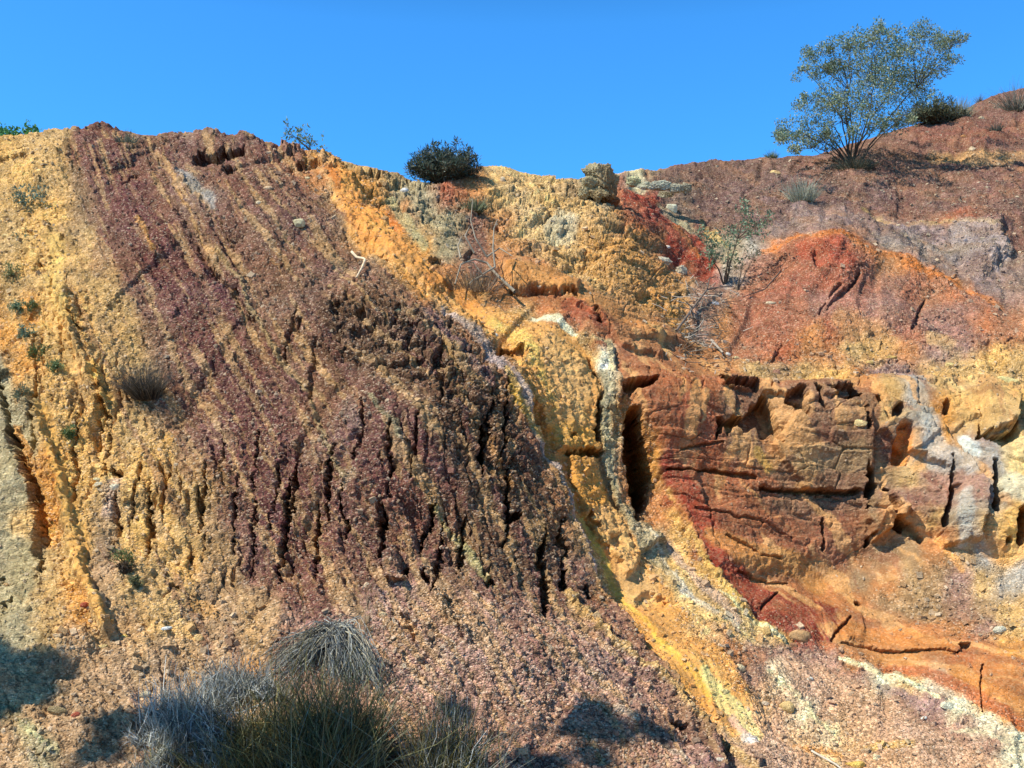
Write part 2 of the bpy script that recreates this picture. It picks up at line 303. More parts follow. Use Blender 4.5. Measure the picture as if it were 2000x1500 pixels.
# gullies, caves, hollows and slits  (pts, half width, depth, soft)
CUT = [
 ([(1230,815),(1232,880),(1250,930),(1252,985)], [12,22,26,10], 1.0, 5), ([(1240,985),(1244,1020)],[8,3],.5,5),
 ([(392,322),(430,326),(478,318)],[11,12,7],.62,5), ([(452,356),(460,362)],[8,8],.45,6), ([(545,318),(575,330)],[7,8],.25,5), ([(600,352),(625,352)],[12,12],.35,6),([(575,362)],9,.25,5),
 ([(722,346),(745,352)],[11,12],.4,5), ([(775,362),(805,372)],[7,7],.3,5), ([(655,368)],9,.25,6),
 ([(1180,372),(1205,385)],[10,10],.3,6),
 ([(230,308),(290,308)],[4,5],.14,4), ([(255,382),(282,355)],[4,4],.16,4), ([(440,455),(470,500)],[3,4],.08,5),([(330,360),(380,470)],[4,5],.1,6),([(400,500),(440,560),(500,640),(512,650)],[4,4,7,5],.15,6),
 ([(20,345),(75,342)],[6,9],.22,6), ([(0,350),(20,345)],[5,5],.2,5), ([(95,530),(100,545)],[9,9],.18,5), ([(75,470)],8,.15,5),([(140,475)],6,.12,4),
 ([(985,690)],19,.35,7), ([(1010,690),(1015,700)],[8,8],.2,5), ([(935,890),(936,905)],[12,13],.45,4), ([(855,740),(862,765)],[13,10],.32,6),([(820,730)],7,.16,5), ([(780,645),(810,660)],[8,14],.22,6),([(665,618)],11,.25,6),([(712,625)],8,.2,5),([(735,655),(700,660)],[9,7],.16,6),([(885,640)],9,.12,6),
 ([(1110,889),(1165,884)],[5,7],.24,7), ([(1165,790),(1168,860)],[4,5],.2,5),([(1140,720),(1160,750)],[4,5],.12,5),
 ([(1120,850)],6,.1,5),([(1150,1010),(1160,1030)],[6,7],.12,6),([(1262,1170),(1290,1185)],[14,14],.10,14),([(1200,1060)],12,.08,10),
 ([(1000,570),(1060,573),(1125,570)],[2,4,3],.12,4), ([(1160,610),(1165,640)],[5,4],.15,4), ([(850,505),(860,515)],[10,10],.25,5),([(915,498)],8,.2,5),
 ([(1222,772),(1270,764)],[11,7],.32,4),
 ([(1672,825),(1678,850)],[5,3],.3,3),
 ([(1700,800)],7,.2,4),([(1745,815),(1735,830)],[10,9],.28,5),([(1750,860),(1745,900)],[14,12],.22,7),([(1835,818)],8,.22,5),
 ([(1900,865)],5,.2,4),
 ([(1930,915),(1935,1000)],[6,9],.35,4), ([(1845,900),(1850,960)],[3,3],.2,3), ([(1852,960),(1842,1030)],[6,7],.3,4),
 ([(1722,960),(1738,1000)],[6,9],.3,4), ([(1745,1022),(1760,1036)],[10,8],.4,5), ([(1770,1040),(1800,1062)],[9,3],.2,5), ([(1700,1040),(1690,1058)],[4,4],.2,3),
 ([(1990,1020),(1990,1060)],[14,10],.45,5), ([(1965,1060)],5,.2,4),
 ([(1480,960),(1600,962),(1665,960)],[3,4,5],.16,3), ([(1300,922),(1390,924),(1450,930),(1470,940)],[2,3,5,3],.12,3), ([(1320,880),(1400,874)],[2,2],.08,3),
 ([(1410,1050),(1480,1085),(1520,1090)],[2,2,2],.07,3),([(1350,1000),(1470,1020),(1540,1050)],[2,2,2],.06,3),
 ([(1460,1125),(1500,1130),(1540,1135)],[1.5,2,1.5],.07,3),([(1440,1115),(1500,1128)],[2,2],.08,3), ([(1650,1245),(1740,1258),(1870,1272)],[1.5,2.5,2.5],.08,3), ([(1630,1240),(1665,1195)],[3,2],.1,3), ([(1490,1185),(1520,1155)],[2,2],.08,3), ([(1880,1260),(1890,1262)],[7,7],.15,4),
 ([(1920,1300),(1920,1395)],[2,2],.08,3),([(1680,1165)],7,.14,4),([(1600,1010),(1605,1065)],[2,3],.1,3),
 # right mound rills
 ([(1675,545),(1655,570),(1610,605)],[3,5,4],.10,5), ([(1640,560),(1600,605)],[3,4],.08,5), ([(1810,580),(1785,640)],[3,5],.10,5), ([(1530,660),(1510,700)],[3,3],.06,5), ([(1960,690),(1990,670)],[3,3],.06,4),
 ([(1590,505),(1600,520)],[8,8],.12,8),
 # crevice between grey slope and orange rib
 ([(20,760),(50,860),(80,930),(100,1000),(108,1060)],[4,6,7,9,9],.24,6), ([(0,1010),(5,1050)],[14,12],.35,6), ([(90,800),(95,870)],[7,7],.22,5),([(45,850),(60,900)],[5,4],.2,4), ([(110,690),(108,760)],[5,4],.15,5),([(95,720),(100,745)],[8,9],.18,5),
 ([(160,640),(185,690),(205,770),(225,840)],[3,6,6,3],.22,4), ([(212,820),(210,850)],[5,5],.2,3), ([(230,825)],5,.2,3), ([(228,880),(226,900)],[3,3],.15,3),([(240,935),(255,945)],[6,5],.18,4),([(165,880),(170,950)],[4,7],.16,5),([(158,655),(150,670)],[4,4],.14,3),
 ([(92,1080),(105,1100)],[12,9],.2,6), ([(245,1010),(252,1040)],[8,9],.2,5), ([(310,1000),(312,1060)],[6,9],.26,5),([(285,960),(280,980)],[5,5],.14,4), ([(415,980),(408,1000)],[5,5],.18,4),([(400,1030),(412,1060)],[2,3],.12,4),([(345,950)],5,.12,4),([(340,1180),(355,1165)],[4,6],.1,5),([(40,1200),(55,1185)],[5,5],.10,5),([(20,1150),(35,1140)],[3,3],.07,4),
 ([(605,920),(598,960),(592,1000)],[5,7,5],.3,4), ([(560,970),(555,1000)],[5,4],.2,4), ([(668,950),(665,1000)],[6,5],.24,4), ([(580,1000),(576,1060),(568,1110)],[6,8,6],.3,4), ([(640,1050),(630,1110)],[6,4],.25,4), ([(690,1010),(695,1060)],[4,4],.2,4),
 ([(760,1040),(765,1095)],[9,10],.32,4), ([(805,1140)],10,.3,4),([(845,1035),(835,1060)],[6,5],.25,4), ([(865,1090),(862,1120)],[7,7],.28,4), ([(905,1060),(900,1095)],[8,6],.28,4), ([(835,1140),(842,1160)],[6,5],.2,4), ([(960,1140),(952,1160)],[6,5],.18,4), ([(1000,1020),(985,1030)],[9,8],.3,4),([(980,960),(984,1020)],[5,6],.25,4), ([(1050,1080),(1060,1150),(1065,1170)],[8,12,10],.3,5), ([(1100,1120),(1095,1150)],[7,7],.25,5),([(1085,1060),(1100,1080)],[7,7],.25,5),
 ([(520,900),(518,930)],[4,4],.2,4), ([(478,1000),(475,1050)],[5,5],.2,4), ([(515,1040),(512,1100)],[4,4],.18,4),([(450,880),(452,910)],[3,3],.14,4),([(720,840),(715,880)],[4,4],.14,4),([(770,900),(778,930)],[6,6],.2,4),([(820,880),(815,905)],[5,4],.18,4),([(620,730),(618,750)],[8,8],.18,5),
 ([(950,830),(945,870)],[5,5],.2,4),([(980,810),(978,860)],[6,6],.24,4),([(585,660),(575,680)],[5,6],.2,4),([(600,640),(592,665)],[5,5],.18,4),
 ([(875,1200),(905,1270)],[3,4],.07,4), ([(800,1230),(815,1265)],[4,4],.07,4),([(1300,1410),(1330,1420)],[6,6],.12,5),([(1140,1150),(1150,1165)],[6,6],.12,5),
]
for pts, w, d_, soft in CUT:
    ROUGH = .45 if pts[0][0] > 1190 else 1.0
    if len(pts) > 1 and 80 < pts[0][0] < 1110 and 640 < pts[0][1] < 1120 and pts[-1][1]-pts[0][1] > 12:   # rills run on up and down the face
        (xa, ya), (xb, yb) = pts[0], pts[-1]; e = 38+((xa*7) % 30); ww = list(w) if isinstance(w, (list, tuple)) else [w]*len(pts)
        pts = [(xa+e*.10, ya-e)]+list(pts)+[(xb-e*.14, yb+e)]; w = [.5]+[q*.72 for q in ww]+[.5]; d_ *= .75
    ym = np.mean([q[1] for q in pts]); d_ = d_*(.45 if ym < 420 else .55 if (ym < 760 and pts[0][0] < 930) else 1)
    i, m = band_mask(pts, w, soft, 4); HC[i] = np.minimum(HC[i], HC[i]*(1-m)+(-d_+.3*0)*m) if d_ > .3 else HC[i]-d_*m
# ridges  (pts, half width, height, soft)
for pts, w, h, soft in [
 ([(330,320),(440,500),(560,720),(640,850),(700,960)],4,.05,8), ([(280,440),(320,520)],4,.04,8), ([(860,1190),(910,1270)],7,.07,8),([(1095,1150),(1180,1260),(1300,1350),(1400,1440),(1480,1500)],6,.06,8),
 ([(90,820),(125,920),(160,1040),(190,1150),(235,1240)],12,.12,16),([(150,600),(190,720),(215,800)],10,.12,14),([(1140,1240),(1230,1330),(1290,1400)],4,.03,6),([(790,1210),(850,1290),(900,1350)],5,.04,8),
 ([(1630,1265),(1700,1300),(1800,1350),(1880,1410),(2000,1460)],8,.04,8),([(1320,1000),(1370,1090),(1430,1170),(1530,1240)],6,.04,8),
 ([(640,360),(700,440),(780,500),(850,545)],26,.10,30)]:
    i, m = band_mask(pts, w, soft, 5); H[i] += h*m
# vertical eroded ribs
lean = A_+.22*B_
rw = .06*fbm(A_/.5, B_/.5, 2, 31)
n1 = perlin((lean+rw)/.10, B_/.55, 21); n2 = perlin((lean+rw)/.045, B_/.22, 22)
gate = smooth(fbm(A_/.9, B_/.9, 2, 29)*1.2+.45)
n1 = perlin((lean+rw)/.11, B_/1.0, 21); n2 = perlin((lean+rw)/.05, B_/.45, 22)
H += R_rib*(.12+.88*gate)*(-.115*smooth((n1-.26)/.35) - .06*smooth((n2-.25)/.4) + .02*n1 + .02*fbm((lean+rw)/.08, B_/.3, 2, 23))
R_crag = full(poly_mask([(640,590),(790,590),(900,640),(980,740),(1040,880),(1000,960),(880,900),(860,780),(740,740),(650,690)], 40, 20))
k1 = voro(A_/.22+.4*wf, B_/.16+.4*wg, 33); k2 = voro(A_/.09, B_/.075, 35)
H += R_crag*(.10*(k1[2]-.5)-.06*smooth(1-k1[1]/.15)+.03*(k2[2]-.5)-.02*smooth(1-k2[1]/.2))
far = smooth((D-15)/5)
H += far*(.035*fbm(A_/.22, B_/.22, 3, 171, .6)+.03*smooth(.7-voro(A_/.28, B_/.22, 173)[0]))
R_up = full(poly_mask([(560,320),(700,330),(900,370),(1130,350),(1230,420),(1340,540),(1340,640),(1230,590),(1100,520),(960,470),(820,440),(700,390)], 30, 20))
k3 = voro(A_/.26+.3*wf, B_/.20+.3*wg, 37); k4 = voro(A_/.11, B_/.08, 38)
H += R_up*(.10*(k3[2]-.5)-.05*smooth(1-k3[1]/.15)+.035*(k4[2]-.5)-.02*smooth(1-k4[1]/.2))
R_tal = full(poly_mask([(1480,640),(1700,600),(2100,660),(2100,790),(1750,755),(1480,740)], 30, 20))
H += R_tal*(.05*(k3[2]-.5)-.03*smooth(1-k3[1]/.15)+.035*(k4[2]-.5))
# strata-parallel ridging on the soft slopes
st = (perlin(T*7+.25*wx, B_/2.0, 41)+.45*perlin(T*19+.4*wx, B_/1.2, 42))*(.4+.9*smooth(fbm(A_/1.6, B_/1.6, 2, 43)+.5))
H += (1-R_hard)*(1-R_smooth)*.028*st
# blocky, bedded hard rock
ih = np.flatnonzero(R_hard > .01)
zz = B[ih, 2]+.10*A_[ih]+.10*fbm(A_[ih]/1.5, B_[ih]/1.5, 2, 52); aa = A_[ih]+.15*fbm(A_[ih]/1., B_[ih]/1., 2, 51)
f1, e1, c1 = voro(aa/.50, zz/.24, 3, .8); f2, e2, c2 = voro(aa/.20, zz/.085, 9, .85)
bl = .075*(c1-.5)+.02*(c2-.5)-.035*smooth(1-e1/.05)*(c1 > .45)-.015*smooth(1-e2/.08)*(c2 > .6)
saw = (zz/.21+.4*fbm(aa/.8, zz/.8, 2, 55)) % 1.0
bl += .028*saw*smooth((1-saw)/.12)
soft_lower = smooth((PY[ih]-980)/120)*.6
H[ih] += R_hard[ih]*bl*(1-soft_lower)
# lumps and grain everywhere, stronger on the granular ground
ROUGH = .6; R_soft = np.zeros(PX.shape)
for pts, w in [([(655,375),(700,440),(740,480),(790,505),(870,560),(960,610)],[20,34,34,24,20,20]),([(1050,660),(1110,740),(1120,850),(1150,980),(1220,1100),(1330,1280),(1440,1400)],[34,44,44,40,34,30,30]),([(95,780),(160,1020),(200,1160),(235,1240)],[18,18,14,14]),([(130,480),(140,640),(180,760)],20)]:
    i, m = band_mask(pts, w, 16, 8); R_soft[i] = np.maximum(R_soft[i], m)
R_gran = R_gran*(1-.7*R_soft)
H += R_gran*(.017*fbm(A_/.34, B_/.34, 3, 61) + .005*fbm(A_/.10, B_/.10, 2, 64))
ss = perlin(T*34, B_/1.2, 65); H += R_gran*smooth(fbm(A_/1.1, B_/1.1, 2, 109)*1.6+.45)*(.010*ss-.014*smooth((ss-.4)/.2))
H += (.003+.003*R_gran)*fbm(A_/.035, B_/.04, 2, 68)*(1-.4*R_smooth-.3*R_hard)
rill = perlin((A_-.35*B_)/.35, B_/2.5, 71); H -= R_gran*.05*smooth((rill-.2)/.4)
upper = smooth((560-PY)/120)
clod = voro(A_/.16, B_/.16, 81)[0]; H += R_gran*.016*smooth(.7-clod)*smooth(fbm(A_/.7, B_/.7, 2, 83)*4-1.4)
fade = np.ones(PX.shape); fade *= smooth((PY-skyline(PX)+4)/12)*.75+.25
H *= fade; HC *= fade
NC = .35*NB+np.array([0, -.85, 0]); NC /= np.linalg.norm(NC, axis=1, keepdims=True)
P = B+NB*H[:, None]+NC*HC[:, None]
qx = P[:, 0]+.6*P[:, 1]; qz = P[:, 2]*.8+.8*P[:, 1]; dcut = smooth(np.abs(HC)/.08)*(1-.6*R_hard)
P += NB*((.003+.014*dcut)*fbm(qx/.07, qz/.07, 3, 141, .6))[:, None]; P[:, 0] += (.004+.02*dcut)*fbm(qx/.09+7, qz/.09, 3, 143, .6); P[:, 2] += .022*dcut*fbm(qx/.12+3, qz/.12+5, 3, 146, .6)
ROUGH = .5

# ------------------------------------------------------------------ hillside: mineral colours
PAL = dict(a=(170,136,98), p=(120,80,66), P=(102,56,54), m=(156,118,98), k=(100,74,52), t=(190,152,92), y=(210,162,86), Y=(246,204,104), o=(204,140,58), O=(214,120,40),
 r=(160,86,56), R=(152,58,38), g=(160,146,108), G=(156,150,138), c=(216,180,112), w=(228,220,182), b=(178,118,66), n=(152,120,82), l=(146,112,100), s=(116,84,74))
GRID = """
225 yyttP Ppppn nnntt ttttt ttttt sssss ssrrr rrrrr
275 yttPP nnGpp pottt ttttt ttttt sssss sssbb rrrrr
325 yttPP npppk ppott ttpkc ccttw gssss srbbr bbrrr
375 tytnP PnGpp pbboo ggrbc ccgtR Rgsss ssppp rbbrr
425 tyynP PyGGp ppnoo Oggpr ccctr Rgsss slppp pprpp
475 tyytP PPtpp nppno oogpb btyyo bRRgG OOROG GGGpp
525 tyttp pPPnp pppnn oobpb bbtyy bbRGm rrRrb OObll
575 ttytt ppPpp nnnnn nottb broyb onmmr rrrrl rbOll
625 toyyt tpPPP nnkkn npttt tbrbb bombr rbrrl rllOb
675 otyyt tnPPn npkkk kplot tctrb bbbbb rbbty bllbb
725 goyyt tnPPP pnkkk kkplo tyywr rbbbt ntybl lttyt
775 gtyty npPPp ppnkk kpkpo tyygb brbss nntbt Gtcty
825 ggtyy tnppp ppnpP pkkpp ooygo brrnn nnnyt Gottt
875 ggtyy tynpp ppplP pkkkp poogb obrnn nnnnp GoGGt
925 ggoyy yytpp PptlP pkkkp pyygb obbrn nnnnn tmmGc
975 ggoyt yyttp PPklP Pkkkk poogb bRbbb nnsnp mmmGy
1025 gtoyn yytnp PPtnp pkkkk pocog byRbb bnnnb mtGty
1075 ggtyn yytnn PPnmP Pnkkp kpccg gyRRb bbnbn nbtGy
1125 ggtym ttynn pPptP mpkkk kpmyc tcyRr bbbnb nnmtG
1175 ggtom tttnn npppp mmykm mpmoc tctyR Rrbbn nnmnt
1225 ggtot mttnm mmmpm mmmyp pptlo ctccc yRrbb bbbmt
1275 ggtmm mmmmm mpmmm mmmmy pyplo oybbm mmmbo obrbo
1325 ggmmn mmmmm ommpm mmmmm ppyll yYcmm wlmlw cwobb
1375 nngmm mmmmm mmmmm mmmmm pppyl lYymt mwmmm mlwob
1425 ngmnn nnnnn nnnmm pppmm mppll lmYcm mtwtm mmmwo
1475 mngmn nnnnn nnnpp pppmm mpppl ylmmm mbymm mmmmw
1525 mngmn nnnnn nnnpp pppmm mpppl ylmmm mbymm mmmmw
"""
rows = [l.split() for l in GRID.strip().splitlines()]
for r in rows:
    if int(r[0]) >= 1100: z = ''.join(r[1:]); r[1:] = [z[:11].replace('m', 'a').replace('n', 'a')+z[11:]]
gy0 = 225.; GM = np.array([[srgb(PAL[ch]) for ch in ''.join(r[1:])] for r in rows])
assert GM.shape[1] == 40, GM.shape
def grid_col(x, y):
    x = np.where(x > 1980, 1980-(x-1980)*.8, x); x = np.where(x < 20, 20+(20-x)*.5, x)
    fx = np.clip((x-25)/50, 0, 38.999); fy = np.clip((y-gy0)/50, 0, len(rows)-1.001)
    i = fx.astype(int); j = fy.astype(int); u = smooth((fx-i-.5)*1.2+.5)[:, None]; v = smooth((fy-j-.5)*1.2+.5)[:, None]
    return (GM[j, i]*(1-u)+GM[j, i+1]*u)*(1-v)+(GM[j+1, i]*(1-u)+GM[j+1, i+1]*u)*v
C = grid_col(PX+16*wx+8*wf, PY+16*wy+8*wg)
def paint(im, col, k=1.):
    i, m = im; C[i] += (srgb(col)-C[i])*(m*k)[:, None]
REG = [ # large bodies of one mineral: outline, colour, edge softness, strength
 ([(150,240),(480,275),(620,420),(760,560),(880,610),(985,700),(1060,870),(1160,1120),(1250,1260),(1400,1440),(1500,1600),(900,1600),(760,1400),(640,1230),(500,1160),(440,1000),(340,760),(235,520),(175,380)],(114,76,62),44,.80),
 ([(620,600),(780,595),(880,650),(960,760),(1040,930),(1100,1130),(960,1160),(900,1000),(850,870),(760,780),(650,720)],(90,64,46),30,.78),
 ([(160,258),(230,250),(300,330),(360,430),(480,640),(560,800),(640,1000),(660,1150),(560,1150),(500,960),(400,720),(300,560),(240,430),(190,340)],(96,52,50),20,.65),
 ([(740,770),(800,780),(860,960),(900,1100),(800,1100),(740,950)],(104,60,54),20,.5), ([(560,930),(690,930),(720,1120),(560,1140)],(104,58,52),24,.5),
 ([(470,420),(560,420),(640,560),(560,640),(480,540)],(116,82,62),30,.5),
 ([(640,1230),(800,1160),(1000,1190),(1130,1200),(1280,1370),(1380,1500),(1100,1600),(760,1450),(640,1320),(600,1250)],(184,144,122),50,.6),
 ([(1190,1180),(1290,1290),(1400,1400),(1480,1500),(1500,1600),(1380,1600),(1300,1480),(1200,1330),(1130,1200)],(140,104,92),16,.6),
 ([(630,345),(700,390),(800,470),(860,540),(960,590),(1040,625),(1110,660),(1165,740),(1170,870),(1185,980),(1230,1040),(1290,1140),(1350,1220),(1420,1300),(1500,1400),(1440,1440),(1380,1390),(1300,1310),(1210,1190),(1160,1110),(1110,970),(1075,880),(1040,800),(985,700),(900,620),(800,560),(700,490),(650,420)],(214,152,74),9,.92),
 ([(1210,770),(1300,750),(1480,760),(1700,770),(1700,860),(1680,1000),(1650,1100),(1560,1120),(1440,1060),(1320,940),(1280,870)],(148,82,52),14,.72),
 ([(1390,780),(1680,770),(1700,860),(1690,1000),(1500,1010),(1400,900)],(126,96,70),30,.7),
 ([(1320,1000),(1480,1060),(1640,1120),(1900,1260),(2050,1300),(2050,1440),(1920,1380),(1640,1270),(1540,1200),(1420,1130)],(176,110,60),20,.6),
 ([(1300,850),(1330,980),(1390,1070),(1450,1120),(1530,1160),(1640,1175),(1650,1240),(1560,1240),(1460,1190),(1370,1100),(1310,990),(1285,900)],(124,50,36),9,.96),
 ([(1260,335),(1500,300),(1700,250),(2100,120),(2100,430),(1850,415),(1700,398),(1560,430),(1500,470),(1420,470),(1330,420)],(104,76,70),24,.82),
 ([(1480,440),(1600,415),(1700,410),(1900,440),(1965,490),(2100,500),(2100,570),(1960,570),(1830,520),(1700,490),(1640,455),(1520,475)],(126,108,100),16,.75),
 ([(1470,500),(1560,472),(1660,470),(1710,510),(1700,560),(1560,640),(1480,700),(1420,680),(1440,580)],(146,90,66),18,.78),
 ([(1700,540),(1840,540),(2000,600),(2000,690),(1800,680),(1680,640)],(150,100,80),30,.6),
 ([(1540,1270),(1700,1330),(1850,1440),(1980,1520),(1980,1600),(1440,1600),(1440,1440),(1480,1330)],(208,166,126),24,.6),
 ([(930,345),(1130,350),(1230,440),(1330,540),(1340,620),(1230,590),(1100,520),(960,470)],(200,152,88),40,.5),
 ([(1100,440),(1230,460),(1340,560),(1330,610),(1200,570)],(190,134,66),30,.5),
 ([(970,490),(1120,540),(1250,600),(1400,700),(1450,745),(1210,750),(1195,690),(1110,620),(990,570)],(172,112,64),14,.6)]
ROUGH = .6
for poly, col, soft, k in REG: paint(poly_mask(poly, soft, 6), col, k)
# streaks following the tilted beds of the left mass
sa = perlin(T*7+.3*wx, B_/1.8, 101)+.5*perlin(T*17, B_/1.1, 102)
left = smooth((1010-PX+(PY-700)*.6)/120)*smooth((PX-90-(PY-300)*.12)/80)
q = left*smooth((sa-.22)/.25)*.62; C += (srgb((184,146,96))-C)*q[:, None]
q = left*smooth((-sa-.34)/.25)*.55; C += (srgb((104,62,60))-C)*q[:, None]
vb = perlin(lean/.16+.4*wf, B_/.9, 161)+.6*perlin(lean/.06, B_/.5, 162)
q = np.clip(R_rib+.0, 0, 1)*smooth((vb-.28)/.2)*.5; C += (srgb((170,134,84))-C)*q[:, None]
sb = perlin(T*30+.3*wf, B_/2.6, 103); mg = smooth(fbm(A_/1.1, B_/1.1, 2, 109)*1.6+.45); q = left*mg*smooth((sb-.40)/.12)*.5; C += (srgb((178,136,88))-C)*q[:, None]
q = left*mg*smooth((-sb-.40)/.12)*.45; C += (srgb((86,48,46))-C)*q[:, None]
